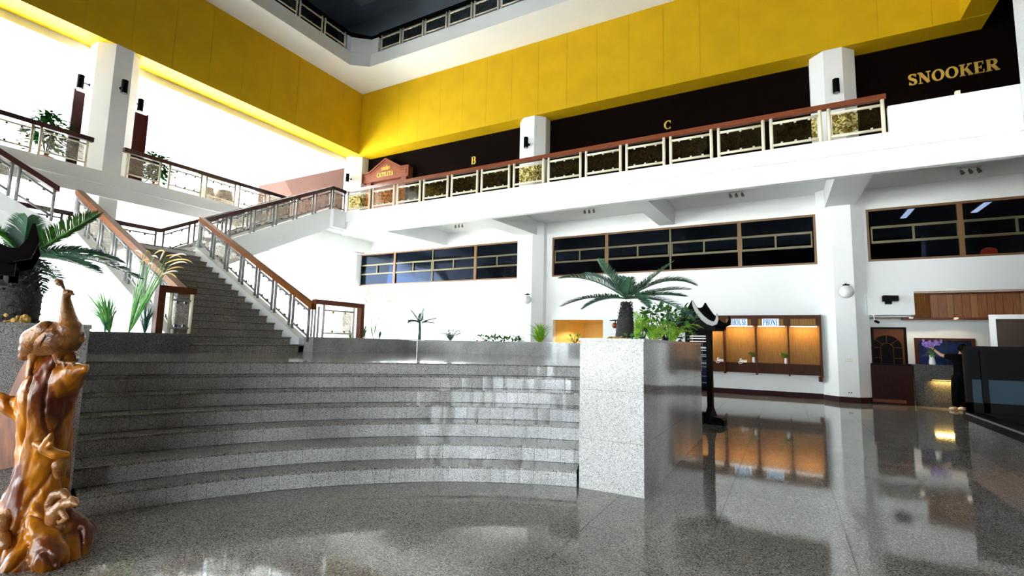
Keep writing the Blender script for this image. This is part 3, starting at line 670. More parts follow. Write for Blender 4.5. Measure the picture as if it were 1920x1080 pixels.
# ground level beyond the north wall: bright passage, ochre room
bm = NB(); bx(bm, -8.9, -8.7, 17.1, 21.5, -.3, 2.4); bx(bm, -16.9, -8.9, 17.1, 20.5, 2.36, 2.5); struct('wall_passage', bm, 'white')
bm = NB(); bx(bm, -7.75, -7.6, 17.1, 20.5, -.3, 2.6); bx(bm, -7.6, -4.2, 20.3, 20.5, -.3, 2.6); bx(bm, -4.3, -4.1, 17.1, 20.5, -.3, 2.6); struct('wall_ochre_room', bm, 'yellow_room')
bm = NB(); bx(bm, -7.7, -4.2, 17.1, 20.5, 2.45, 2.6); bx(bm, -7.6, -7.35, 17.1, 20.3, 2.3, 2.45); bx(bm, -7.35, -4.3, 20.1, 20.3, 2.3, 2.45); struct('ceiling_ochre_room', bm, 'yellow_room')
def downlight(x, y, z, lab, watts, r=.07, grp=None):
    t = thing('downlight', lab, 'ceiling light', (x, y, z), grp)
    bm = NB(); lathe(bm, [(r * .75, -.012), (r * 1.25, -.012), (r * 1.25, 0), (r * .75, 0)], (x, y, z), 16); obj('trim_ring', bm, 'silver', t)
    bm = NB(); lathe(bm, [(r * .74, -.02), (r * .74, -.004)], (x, y, z), 16); obj('lens', bm, 'down', t)
    l = D.lights.new('lamp', 'SPOT'); l.energy = watts; l.color = (1, .82, .55); l.spot_size = 2.6; l.shadow_soft_size = .06
    lo = D.objects.new('lamp', l); COL.objects.link(lo); lo.location = (x, y, z - .05); lo.parent = t; lo.matrix_parent_inverse = parent_inv(t)
downlight(-5.95, 18.5, 2.449, 'round downlight in the ceiling of the ochre room', 22)

# ------------------------------------------------------------------ lettering
def arc(cx, cy, rx, ry, a0, a1, n=14):
    return [(cx + rx * math.cos(math.radians(a0 + (a1 - a0) * i / n)), cy + ry * math.sin(math.radians(a0 + (a1 - a0) * i / n))) for i in range(n + 1)]
TK, TN, SF = .20, .075, .07
def ser(x, y, w=.30): return ([(x - w / 2, y), (x + w / 2, y)], SF)
def rnd(cx, cy, rx, ry, a0, a1, n=18):
    """curved stroke: thick where it runs upright, thin at top and foot"""
    p = arc(cx, cy, rx, ry, a0, a1, n); w = [TN + (TK - TN) * abs(math.cos(math.radians(a0 + (a1 - a0) * i / n))) ** 1.3 for i in range(n + 1)]
    return (p, w)
GL = {
 'S': (.62, [rnd(.31, .735, .21, .225, 25, 180), ([(.10, .735), (.16, .60), (.31, .5), (.46, .40), (.52, .27)], [.16, .2, .22, .2, .16]), rnd(.31, .265, .21, .225, 0, -155), ([(.52, .70), (.52, .96)], .05), ([(.10, .30), (.10, .04)], .05)]),
 'N': (.86, [([(.16, .03), (.16, .97)], TN), ([(.14, .95), (.70, .05)], .22), ([(.70, .03), (.70, .97)], TN), ser(.16, .035), ser(.10, .965, .24), ser(.70, .965)]),
 'O': (.84, [rnd(.42, .5, .31, .455, 0, 360, 32)]),
 'K': (.84, [([(.20, 0), (.20, 1)], TK), ([(.26, .42), (.68, .95)], TN), ([(.42, .62), (.72, .04)], .2), ser(.2, .035, .36), ser(.2, .965, .36), ser(.66, .965, .28), ser(.70, .035, .30)]),
 'E': (.70, [([(.20, 0), (.20, 1)], TK), ([(.06, .965), (.62, .965)], SF), ([(.06, .035), (.64, .035)], SF), ([(.2, .5), (.48, .5)], SF), ([(.60, 1), (.60, .74)], .06), ([(.63, 0), (.63, .28)], .06), ([(.48, .63), (.48, .37)], .05)]),
 'R': (.84, [([(.20, 0), (.20, 1)], TK), rnd(.42, .735, .20, .23, 90, -90), ([(.2, .965), (.42, .965)], SF), ([(.2, .505), (.42, .505)], SF), ([(.42, .5), (.70, .04)], .2), ser(.2, .035, .36), ([(.06, .965), (.3, .965)], SF), ser(.72, .035, .26)]),
 'B': (.76, [([(.20, 0), (.20, 1)], TK), rnd(.40, .74, .19, .225, 90, -90), rnd(.41, .27, .22, .235, 90, -90), ([(.06, .965), (.42, .965)], SF), ([(.2, .51), (.42, .51)], SF), ([(.06, .035), (.42, .035)], SF)]),
 'C': (.74, [rnd(.42, .5, .30, .455, 48, 312, 26), ([(.64, .97), (.64, .68)], .05), ([(.64, .03), (.64, .25)], .04)]),
 'A': (.82, [([(.40, .98), (.12, .03)], TN), ([(.38, .98), (.68, .03)], .2), ([(.22, .32), (.56, .32)], TN), ser(.12, .035, .26), ser(.68, .035, .32)]),
 'T': (.74, [([(.37, 0), (.37, .97)], TK), ([(.05, .965), (.69, .965)], SF), ([(.07, 1), (.07, .72)], .06), ([(.67, 1), (.67, .72)], .06), ser(.37, .035, .36)]),
 'L': (.68, [([(.20, 0), (.20, 1)], TK), ([(.06, .035), (.62, .035)], SF), ([(.61, 0), (.61, .32)], .06), ser(.2, .965, .36)]),
 'Y': (.80, [([(.40, 0), (.40, .46)], TK), ([(.16, .97), (.40, .45)], .2), ([(.64, .97), (.41, .45)], TN), ser(.40, .035, .36), ser(.16, .965, .34), ser(.64, .965, .26)]),
 'H': (.86, [([(.20, 0), (.20, 1)], TK), ([(.66, 0), (.66, 1)], TK), ([(.2, .5), (.66, .5)], TN), ser(.2, .035, .34), ser(.2, .965, .34), ser(.66, .035, .34), ser(.66, .965, .34)]),
 'U': (.84, [([(.20, .96), (.20, .30)], TK), rnd(.42, .30, .22, .26, 180, 360), ([(.64, .30), (.64, .96)], TN), ser(.2, .965, .34), ser(.64, .965, .26)]),
 'P': (.74, [([(.20, 0), (.20, 1)], TK), rnd(.42, .72, .20, .245, 90, -90), ([(.06, .965), (.42, .965)], SF), ([(.2, .475), (.42, .475)], SF), ser(.2, .035, .36)]),
}
def ribbon(bm, pts, w, sx, h, dep):
    ws = w if isinstance(w, (list, tuple)) else [w] * len(pts)
    n = len(pts); L = []; R_ = []
    for i, (x, y) in enumerate(pts):
        a = pts[max(i - 1, 0)]; b = pts[min(i + 1, n - 1)]; dx, dy = b[0] - a[0], b[1] - a[1]; l = math.hypot(dx, dy) or 1
        nx, ny = -dy / l, dx / l; q = ws[i] / 2
        L.append((x + nx * q, y + ny * q)); R_.append((x - nx * q, y - ny * q))
    f = lambda p, d: bm.verts.new((p[0] * sx, d, p[1] * h))
    for i in range(n - 1):
        c = [L[i], R_[i], R_[i + 1], L[i + 1]]
        a = [f(p, -dep) for p in c]; b = [f(p, 0) for p in c]
        bm.faces.new(a); bm.faces.new(b[::-1])
        for k in range(4): bm.faces.new((a[k], b[k], b[(k + 1) % 4], a[(k + 1) % 4]))
def word(root, text, x, y, z, h, width, mat, dep=.03, sp=.04):
    tot = sum(GL[c][0] + sp for c in text) - sp; sx = width / tot; u = 0
    for c in text:
        bm = NB()
        for pts, w in GL[c][1]: ribbon(bm, pts, w, 1, 1, dep)
        bmesh.ops.scale(bm, vec=(sx, 1, h), verts=bm.verts); bmesh.ops.translate(bm, vec=(x + u * sx, y, z), verts=bm.verts)
        obj('letter', bm, mat, root); u += GL[c][0] + sp
t = thing('wall_sign', 'gold serif letters SNOOKER on the black wall', 'sign', (3.27, 17.0, 8.85)); word(t, 'SNOOKER', 3.27, 16.998, 8.86, .33, 1.92, 'gold')
t = thing('wall_sign', 'gold letter B on the dark wall above the railing', 'sign', (-11.5, 17.0, 8.9)); word(t, 'B', -11.52, 16.998, 8.90, .33, .26, 'gold')
t = thing('wall_sign', 'gold letter C on the dark wall above the railing', 'sign', (-3.46, 17.0, 8.9)); word(t, 'C', -3.49, 16.998, 8.88, .31, .26, 'gold')
# gabled sign over the restaurant door
cs = thing('gable_sign', 'red-brown gabled sign board with gold lettering over a door', 'sign', (-16.1, 16.9, 8.8))
yb_ = 16.70
bm = NB(); out = [(-17.55, 8.80), (-14.72, 8.80), (-14.72, 9.27), (-15.15, 9.27), (-16.12, 9.80), (-17.10, 9.27), (-17.55, 9.27)]
hexa(bm, [(x, yb_, z) for x, z in out], [(x, 16.995, z) for x, z in out]); obj('board', bm, 'redwood', cs)
for a, b in zip(out[1:], out[2:] + out[:1]):
    bm = NB(); beam(bm, (a[0], yb_ - .02, a[1]), (b[0], yb_ - .02, b[1]), .07, .07, (0, 1, 0)); obj('moulding', bm, 'redwood', cs)
inn = [(-17.42, 8.92), (-14.85, 8.92), (-14.85, 9.14), (-15.18, 9.14), (-16.12, 9.66), (-17.06, 9.14), (-17.42, 9.14)]
for a, b in zip(inn[1:], inn[2:] + inn[:1]):
    bm = NB(); beam(bm, (a[0], yb_ - .008, a[1]), (b[0], yb_ - .008, b[1]), .025, .025, (0, 1, 0)); obj('inner_moulding', bm, 'redwood', cs)
word(cs, 'CATTLEYA', -16.62, yb_ - .002, 8.97, .20, 1.0, 'gold', .02)
cu = D.curves.new('thai', 'FONT'); cu.body = '\u0e41\u0e04\u0e17\u0e25\u0e35\u0e22\u0e32'; cu.size = .27; cu.extrude = .012
tmp = D.objects.new('thai', cu); COL.objects.link(tmp)
dg = bpy.context.evaluated_depsgraph_get(); me = D.meshes.new_from_object(tmp.evaluated_get(dg)); D.objects.remove(tmp)
me.materials.clear(); me.materials.append(M['gold'])
if me.vertices:
    xs_ = [v.co.x for v in me.vertices]; sc_ = .52 / max(.01, max(xs_) - min(xs_))
    put('lettering', me, cs, Matrix.Translation((-16.36, yb_ - .014, 9.27)) @ Matrix.Rotation(math.pi / 2, 4, 'X') @ Matrix.Diagonal((sc_, 1, 1, 1)))
# portal below the sign
bm = NB(); bx(bm, -17.35, -17.05, 16.75, 16.99, GZ, 8.80); bx(bm, -15.2, -14.9, 16.75, 16.99, GZ, 8.80); bx(bm, -17.05, -15.2, 16.9, 16.99, GZ, 8.80); d2 = struct('door_2', bm, 'redwood')

# ------------------------------------------------------------------ column lamps: black up-and-down cylinders
def wall_lamp(x, y, z, d, lab):
    """d: unit direction from the column to the lamp"""
    t = thing('wall_lamp', lab, 'wall lamp', (x, y, z), 'black cylinder lamps on the columns')
    bm = NB(); lathe(bm, [(.075, -.20), (.085, -.20), (.085, .20), (.075, .20)], (x, y, z), 16); obj('shade', bm, 'black', t, False)
    a = Vector((x, y, z)); b = a - Vector((d[0], d[1], 0)) * .2
    bm = NB(); tube(bm, [a, b], .022); obj('arm', bm, 'black', t)
    bm = NB(); tube(bm, [b, b - Vector((d[0], d[1], 0)) * .03], .05, 12); obj('back_plate', bm, 'black', t)
    bm = NB(); lathe(bm, [(.07, -.203), (.07, -.198)], (x, y, z), 16); obj('lens', bm, 'silver', t)
q = math.sqrt(.5)
wall_lamp(1.48, 16.25 - .22, 8.83, (0, -1), 'black cylinder lamp on the column left of the snooker sign')
wall_lamp(-8.40 + .0, 16.25 - .22, 8.95, (0, -1), 'black cylinder lamp on the middle column of the north gallery')
wall_lamp(-18.1 + .25, 16.25 - .22, 8.93, (0, -1), 'black cylinder lamp on the corner column beside the gabled sign')
wall_lamp(-17.4 + .22, 6.72, 8.78, (1, 0), 'black cylinder lamp on the front of the column behind the landing')
wall_lamp(-17.96, 6.72 - .56 - .22, 8.75, (0, -1), 'black cylinder lamp on the left side of the column behind the landing')
wall_lamp(-17.96, 6.72 + .56 + .22, 8.72, (0, 1), 'black cylinder lamp on the right side of the column behind the landing')
# opal globes on the lower columns
for x, lab in ((1.47, 'white opal globe lamp on the column right of the phone booth'), (-8.22, 'white opal globe lamp on the middle column')):
    t = thing('globe_lamp', lab, 'wall lamp', (x, 15.98, 2.97))
    bm = NB(); ball(bm, (x, 15.98, 2.97), .175, 20); obj('globe', bm, 'globe', t, True)
    bm = NB(); lathe(bm, [(.075, .15), (.08, .19), (.03, .20)], (x, 15.98, 2.97), 14); obj('cap', bm, 'black', t)
    bm = NB(); tube(bm, [(x, 15.98, 3.165), (x, 16.1, 3.19), (x, 16.25, 3.17)], .018); obj('arm', bm, 'black', t)
t = thing('globe_lamp', 'small red globe lamp under a black plate on the white wall behind the cycad', 'wall lamp', (-4.95, 16.6, 2.05))
bm = NB(); ball(bm, (-5.12, 16.6, 2.06), .10, 16); obj('globe', bm, 'red_globe', t, True)
bm = NB(); lathe(bm, [(.2, 0), (.2, .02), (.04, .04)], (-5.10, 16.6, 2.22), 16); bx(bm, -5.12, -5.08, 16.6, YN, 2.225, 2.255); tube(bm, [(-5.10, 16.6, 2.16), (-5.10, 16.6, 2.23)], .02); obj('plate', bm, 'black', t)
# small spotlights under the gallery
for x, y, lab in ((-11.0, 15.55, 'three small spotlights under the gallery above the left strip window'), (-5.68, 15.55, 'three small spotlights under the gallery above the middle column'), (-1.15, 15.6, 'three small spotlights under the gallery above the phone booth'), (4.1, 15.8, 'three small spotlights under the gallery above the right strip window')):
    t = thing('spotlight_cluster', lab, 'ceiling light', (x, y, 5.96))
    box('base', 'plastic', x - .22, x + .22, y - .03, y + .03, 5.93, 5.96, t)
    for dx in (-.16, 0, .16):
        bm = NB(); tube(bm, [(x + dx, y, 5.93), (x + dx, y - .03, 5.88)], .012, 6); tube(bm, [(x + dx, y - .03, 5.89), (x + dx + .03, y - .07, 5.80)], [.03, .045], 10); obj('spot', bm, 'silver', t)
# wall devices
t = thing('light_switch', 'beige switch plate on the column under the globe lamp', 'switch', (1.47, 16.25, 1.13)); box('plate', 'switch', 1.40, 1.55, 16.238, 16.25, 1.08, 1.18, t)
for dx in (.025, .075, .125): box('rocker', 'plastic', 1.40 + dx - .016, 1.40 + dx + .016, 16.230, 16.238, 1.10, 1.16, t)
t = thing('power_socket', 'white socket plate low on the column above the skirting', 'socket', (1.47, 16.25, .27)); box('plate', 'plastic', 1.40, 1.53, 16.238, 16.25, .23, .31, t)
for dx in (.04, .09): box('outlet', 'black', 1.40 + dx - .012, 1.40 + dx + .012, 16.234, 16.238, .255, .285, t)

# ------------------------------------------------------------------ phone booth
pb = thing('phone_booth', 'brown wooden wall booth in lit bays with blue HOUSE PHONE signs', 'phone booth', (-.8, YN, .65))
yb0 = 16.42
box('back_panel', 'booth', -2.75, .86, YN - .03, YN - .002, .68, 2.36, pb)
for x in (-2.75, -1.66, -.785, .06, .86):
    bm = NB(); bx(bm, x - .02, x + .02, yb0, YN - .03, .62, 2.36); obj('divider', bm, 'booth_dark', pb)
box('foot_block', 'booth_dark', .78, .86, yb0 + .05, YN - .03, .50, .62, pb)
box('top_board', 'booth_dark', -2.77, .88, yb0 - .01, YN - .002, 2.33, 2.37, pb)
box('shelf', 'booth_dark', -2.73, .84, yb0 + .06, YN - .03, .93, .965, pb)
box('apron', 'booth_dark', -2.73, .84, yb0 + .24, yb0 + .26, .66, .93, pb)
for x0, x1, wd in ((-2.73, -1.68, None), (-1.64, -.805, 'HOUSE'), (-.765, .04, 'PHONE'), (.08, .84, None)):
    box('header', 'booth_dark', x0, x1, yb0 + .02, yb0 + .05, 2.062, 2.33, pb)
    n = 9; w = (x1 - x0 - .14) / n
    for i in range(n):
        bm = NB(); bx(bm, x0 + .05 + w * i + .003, x0 + .05 + w * (i + 1) - .003, yb0 + .012, yb0 + .02, 2.07, 2.26); obj('header_slat', bm, 'booth', pb)
    bm = NB(); bx(bm, x0 + .05, x1 - .06, yb0 + .03, yb0 + .08, 2.03, 2.058); obj('light_tube', bm, 'tube', pb)
    la = D.lights.new('tube_lamp', 'AREA'); la.shape = 'RECTANGLE'; la.size = x1 - x0 - .12; la.size_y = .05; la.energy = .75; la.color = (1, .70, .30)
    lo = D.objects.new('tube_lamp', la); COL.objects.link(lo); lo.matrix_world = Matrix.Translation(((x0 + x1) / 2, yb0 + .10, 2.03)) @ Matrix.Rotation(math.radians(25), 4, 'X'); lo.parent = pb; lo.matrix_parent_inverse = parent_inv(pb)
    if wd:
        c = (x0 + x1) / 2
        a = -1.43 if wd == 'HOUSE' else -.60
        bm = NB(); bx(bm, a, a + .43, yb0 - .012, yb0 + .012, 2.055, 2.265); sg = obj('sign_plate', bm, 'sign_light', pb)
        word_root = sg
        tot = sum(GL[ch][0] + .05 for ch in wd) - .05; sx = .40 / tot; u = 0
        for ch in wd:
            bm = NB()
            for pts, w_ in GL[ch][1]: ribbon(bm, pts, [q_ * 1.25 for q_ in w_] if isinstance(w_, list) else w_ * 1.25, 1, 1, .008)
            bmesh.ops.scale(bm, vec=(sx, 1, .185), verts=bm.verts); bmesh.ops.translate(bm, vec=(a + .015 + u * sx, yb0 - .012, 2.068), verts=bm.verts)
            obj('letter', bm, 'sign_blue', sg); u += GL[ch][0] + .05
def phone(x, y, z, lab, off):
    t = thing('telephone', lab, 'telephone', (x, y, z))
    bm = NB(); hexa(bm, [(x - .10, y - .08, z), (x + .10, y - .08, z), (x + .10, y + .08, z), (x - .10, y + .08, z)], [(x - .10, y - .07, z + .03), (x + .10, y - .07, z + .03), (x + .10, y + .08, z + .075), (x - .10, y + .08, z + .075)]); obj('body', bm, 'plastic', t)
    hx = x - .07 + off
    bm = NB(); tube(bm, [(hx, y - .10, z + .085), (hx, y - .06, z + .095), (hx, y + .06, z + .11), (hx, y + .1, z + .10)], [.028, .018, .018, .028], 8); obj('handset', bm, 'plastic', t, True)
    bm = NB(); tube(bm, [(hx + .06 * math.cos(a / 6), y - .10, z - .0 + .02 + .06 * math.sin(a / 6)) for a in range(18, 44)], .008, 5); obj('cord', bm, 'plastic', t, True)
    for i in range(3):
        box('key_row', 'switch', x - .0, x + .08, y - .05 + .035 * i, y - .03 + .035 * i, z + .04 + .01 * i, z + .052 + .011 * i, t)
phone(-1.78, yb0 + .16, .965, 'white telephone on the booth shelf beside the black lantern post', 0)
phone(-1.15, yb0 + .14, .965, 'white telephone with a looped cord on the booth shelf under the word HOUSE', 0)
def small_vase(x, y, z, lab):
    t = thing('flower_vase', lab, 'vase', (x, y, z))
    bm = NB(); lathe(bm, [(.03, 0), (.045, .02), (.042, .10), (.034, .14), (.04, .16)], (x, y, z), 14); obj('vase', bm, 'plastic', t, True)
    bm = NB()
    for i in range(46):
        a = random.uniform(0, 6.28); r = random.uniform(.02, .12); c = Vector((x + r * math.cos(a) - .03, y + r * math.sin(a) * .6, z + .18 + random.uniform(0, .14)))
        d = Vector((random.uniform(-1, 1), random.uniform(-1, 1), random.uniform(-.5, 1))).normalized(); s, u = frame_of(d); l = .045
        v = [bm.verts.new(c - d * l), bm.verts.new(c + s * l * .5), bm.verts.new(c + d * l), bm.verts.new(c - s * l * .5)]; bm.faces.new(v)
    tag(obj('leaves', bm, 'leaf', t), kind='stuff')
    bm = NB()
    for i in range(5):
        a = i * 1.3; tube(bm, [(x, y, z + .13), (x + .03 * math.cos(a) - .02, y + .02 * math.sin(a), z + .24)], .004, 5)
    obj('stems', bm, 'leaf', t)
small_vase(-.86, yb0 + .15, .965, 'small white vase of green sprigs on the booth shelf under HOUSE')
small_vase(-.02, yb0 + .15, .965, 'small white vase of green sprigs on the booth shelf under PHONE')
# ------------------------------------------------------------------ reception recess on the right
YB = 18.0
bm = NB(); bx(bm, 1.9, 9.2, YB, YB + .2, -.3, 2.5); bx(bm, 1.85, 2.0, 16.9, YB, -.3, 2.5); struct('wall_reception', bm, 'white')
bm = NB(); bx(bm, 2.0, 9.2, 17.48, YB, 2.33, 2.45); bx(bm, 2.0, 2.98, 16.9, 17.48, 2.33, 2.45); struct('ceiling_reception', bm, 'white')
bm = NB(); bx(bm, 1.97, 2.98, 16.42, YN + .2, 2.36, 2.975); lb_ = struct('wall_lintel', bm, 'white')
downlight(3.02, 17.15, 2.33, 'small downlight at the left end of the reception ceiling', 1.3, .06)
downlight(4.0, 17.3, 2.33, 'small downlight over the reception desk', 1.3, .06)
# timber niche over the desk: splayed left side, soffit boards, upright boards
ni = thing('timber_canopy', 'orange-brown timber boarded canopy above the reception desk', 'canopy', (4.5, 17.1, 2.3))
Pa, Pb = Vector((3.03, YN - .02, 0)), Vector((3.50, 17.40, 0))
for i in range(3):
    a, b = Pa.lerp(Pb, i / 3 + .02), Pa.lerp(Pb, (i + 1) / 3 - .01)
    bm = NB(); hexa(bm, [(a.x, a.y, 2.33), (b.x, b.y, 2.33), (b.x - .03, b.y + .03, 2.33), (a.x - .03, a.y + .03, 2.33)], [(a.x, a.y, 2.98), (b.x, b.y, 2.98), (b.x - .03, b.y + .03, 2.98), (a.x - .03, a.y + .03, 2.98)]); obj('plank', bm, 'plank2', ni)
box('backing', 'joint', 2.99, 8.3, 17.47, 17.6, 2.3, 3.1, ni)
bm = NB(); bx(bm, 2.99, 8.3, YN + .02, 17.6, 3.02, 3.1); obj('backing', bm, 'joint', ni)
x = 3.50; i = 0
while x < 8.2:
    w = .165 + .02 * math.sin(i * 2.3)
    bm = NB(); bx(bm, x + .003, x + w - .003, 17.40 + .004 * (i % 3), 17.43, 2.33, 2.965); obj('plank', bm, ('plank', 'plank', 'plank2')[(i * 7) % 3] if i % 4 else 'plank', ni); x += w; i += 1
x = 3.05; i = 0
while x < 8.2:
    bm = NB(); hexa(bm, [(x + .003, YN - .02, 2.985), (x + .197, YN - .02, 2.985), (x + .197, 17.45, 2.965), (x + .003, 17.45, 2.965)], [(x + .003, YN - .02, 3.005), (x + .197, YN - .02, 3.005), (x + .197, 17.45, 2.985), (x + .003, 17.45, 2.985)]); obj('soffit_plank', bm, 'plank2', ni); x += .2
box('bottom_trim', 'redwood', 2.85, 8.2, 17.33, 17.47, 2.275, 2.33, ni)
bm = NB(); beam(bm, (2.99, YN - .03, 2.66), (2.99, YN - .03, 2.67), .08, .05, (0, 1, 0)); bx(bm, 2.98, 3.03, YN - .05, YN + .02, 2.33, 3.01); obj('corner_post', bm, 'plank2', ni)
M['door_wood'] = wood('door_wood', (.085, .024, .006), (.14, .045, .012), 2, .5, 3, spec=.12)
# door with an arched fanlight
d1 = NB(); bx(d1, 2.20, 2.26, YB - .06, YB, 0, 2.09); bx(d1, 2.97, 3.03, YB - .06, YB, 0, 2.09); bx(d1, 2.26, 2.97, YB - .06, YB, 2.04, 2.09); door1 = struct('door_1', d1, 'black_wood')
box('leaf', 'door_wood', 2.26, 2.97, YB - .03, YB - .001, 0, 2.04, door1)
cx, cz, r1, r2 = 2.56, 1.50, .36, .15
bm = NB(); v0 = [bm.verts.new((cx + r1 * math.cos(math.radians(a)), YB - .034, cz + r1 * math.sin(math.radians(a)))) for a in range(0, 181, 12)] + [bm.verts.new((cx - r1, YB - .034, .95)), bm.verts.new((cx + r1, YB - .034, .95))]; bm.faces.new(v0); obj('glass_pane', bm, 'black', door1)
for pts in ([(cx + r1 * math.cos(math.radians(a)), cz + r1 * math.sin(math.radians(a))) for a in range(0, 181, 12)], [(cx + r2 * math.cos(math.radians(a)), cz - .02 + r2 * math.sin(math.radians(a))) for a in range(0, 181, 15)], [(cx - r1, cz), (cx - r1, .95)], [(cx + r1, cz), (cx + r1, .95)], [(cx - r2, cz), (cx - r2, .95)], [(cx + r2, cz), (cx + r2, .95)],
            [(cx, cz + r2), (cx, cz + r1)], [(cx + r2 * .75, cz + r2 * .7), (cx + r1 * .75, cz + r1 * .66)], [(cx - r2 * .75, cz + r2 * .7), (cx - r1 * .75, cz + r1 * .66)], [(cx + r2, cz), (cx + r1, cz)], [(cx - r2, cz), (cx - r1, cz)], [(cx + r2, 1.2), (cx + r1, 1.2)], [(cx - r2, 1.2), (cx - r1, 1.2)], [(cx - r1, .95), (cx + r1, .95)]):
    bm = NB(); tube(bm, [(x, YB - .036, z) for x, z in pts], .011, 6); obj('muntin', bm, 'door_wood', door1)
# service window with a dark view
w4 = NB(); bx(w4, 3.20, 3.28, YB - .05, YB - .001, 1.0, 1.79); bx(w4, 4.43, 4.51, YB - .05, YB - .001, 1.0, 1.79); bx(w4, 3.28, 4.43, YB - .05, YB - .001, 1.72, 1.79); bx(w4, 3.28, 4.43, YB - .05, YB - .001, 1.0, 1.05); win4 = struct('window_4', w4, 'booth_dark')
box('pane', 'navy_screen', 3.28, 4.43, YB - .02, YB - .002, 1.05, 1.72, win4)
box('mullion', 'blue_glass', 3.88, 3.92, YB - .03, YB - .02, 1.05, 1.72, win4)
# wooden half wall and granite desk
hw = thing('half_wall', 'dark red-brown wooden counter front in front of the arched door', 'counter', (2.4, 16.6, 0))
box('panel', 'mahog', 1.98, 2.876, 16.50, 16.56, .13, 1.03, hw); box('plinth', 'skirt', 1.98, 2.876, 16.52, 16.6, 0, .13, hw); box('top', 'black_wood', 1.98, 2.83, 16.46, 17.0, 1.03, 1.06, hw); box('skirting_strip', 'redwood', 1.98, 2.70, 16.475, 16.52, .05, .13, hw)
gd = thing('reception_desk', 'granite reception desk with a lit recess below its overhang', 'desk', (3.8, 16.7, 0))
for x0, x1 in ((2.88, 3.35), (3.352, 4.3), (4.302, 5.4)): box('upper_slab', 'granite_dark', x0, x1, 16.40, 16.46, .70, 1.045, gd)
for x0, x1, yy, mt in ((2.90, 3.08, 16.56, 'granite_dark'), (3.082, 3.24, 16.52, 'granite_dark'), (3.242, 3.60, 16.54, 'granite_dark'), (3.602, 4.4, 16.54, 'granite_dark'), (4.402, 5.4, 16.54, 'granite_dark')): box('lower_slab', mt, x0, x1, yy, 16.62, .12, .72, gd)
box('core', 'joint', 2.9, 5.4, 16.46, 16.9, .70, 1.04, gd); box('kick', 'granite_dark', 2.95, 5.4, 16.58, 16.85, 0, .12, gd); box('top_slab', 'granite_dark', 2.84, 5.45, 16.36, 17.0, 1.045, 1.075, gd)
box('light_strip', 'warm', 3.25, 4.0, 16.49, 16.51, .685, .698, gd)
la = D.lights.new('strip_lamp', 'AREA'); la.shape = 'RECTANGLE'; la.size = .75; la.size_y = .03; la.energy = 1.2; la.color = (1, .62, .15)
lo = D.objects.new('strip_lamp', la); COL.objects.link(lo); lo.matrix_world = Matrix.Translation((3.62, 16.49, .68)) @ Matrix.Rotation(math.radians(-15), 4, 'X'); lo.parent = gd; lo.matrix_parent_inverse = parent_inv(gd)
for x, y, lab, w_ in ((4.05, 16.62, 'white papers lying on the reception desk beside the person', .14),):
    bm = NB(); bx(bm, x - .1, x + .1, y - w_, y + w_, 1.076, 1.09); tag(obj('paper_stack', bm, 'plastic'), lab, 'papers')
# vase of purple flowers
fv = thing('flower_vase', 'white vase of purple orchids and leaves on the reception desk', 'vase', (3.30, 16.62, 1.075))
bm = NB(); lathe(bm, [(.055, 0), (.072, .02), (.066, .10), (.05, .17), (.062, .23), (.066, .24)], (3.30, 16.62, 1.075), 20); obj('vase', bm, 'globe', fv, True)
for i in range(26):
    a = random.uniform(0, 6.28); el = random.uniform(-.15, .8); d = Vector((math.cos(a) * math.cos(el), .6 * math.sin(a) * math.cos(el), math.sin(el))); L = random.uniform(.16, .26)
    c = Vector((3.30, 16.62, 1.30)); s, u = frame_of(d); p = c + d * L * .5 + Vector((0, 0, .04)); e = c + d * L - Vector((0, 0, .03))
    bm = NB(); v = [bm.verts.new(c), bm.verts.new(p + s * .028), bm.verts.new(e), bm.verts.new(p - s * .028)]; bm.faces.new(v); obj('leaf', bm, 'leaf' if i % 3 else 'leaf_dark', fv)
for i in range(9):
    dx = -.17 + .34 * i / 8 + random.uniform(-.02, .02); h = .33 + random.uniform(-.07, .09)
    tip = Vector((3.30 + dx, 16.62 + random.uniform(-.08, .05), 1.30 + h)); mid = Vector((3.30 + dx * .5, 16.62, 1.30 + h * .6))
    bm = NB(); tube(bm, [(3.30, 16.62, 1.29), mid, tip], .004, 5); st = obj('stem', bm, 'leaf', fv)
    bm = NB()
    for j in range(7):
        c = mid.lerp(tip, .35 + .65 * j / 6) + Vector((random.uniform(-.03, .03), random.uniform(-.03, .03), random.uniform(-.01, .02)))
        for k in range(5):
            a = k * 1.257 + j; e = Vector((math.cos(a), -.4, math.sin(a))).normalized() * .034; s = Vector((-math.sin(a), 0, math.cos(a))) * .014
            v = [bm.verts.new(c), bm.verts.new(c + e * .6 + s), bm.verts.new(c + e), bm.verts.new(c + e * .6 - s)]; bm.faces.new(v)
    tag(obj('blossoms', bm, 'purple', st), kind='stuff')
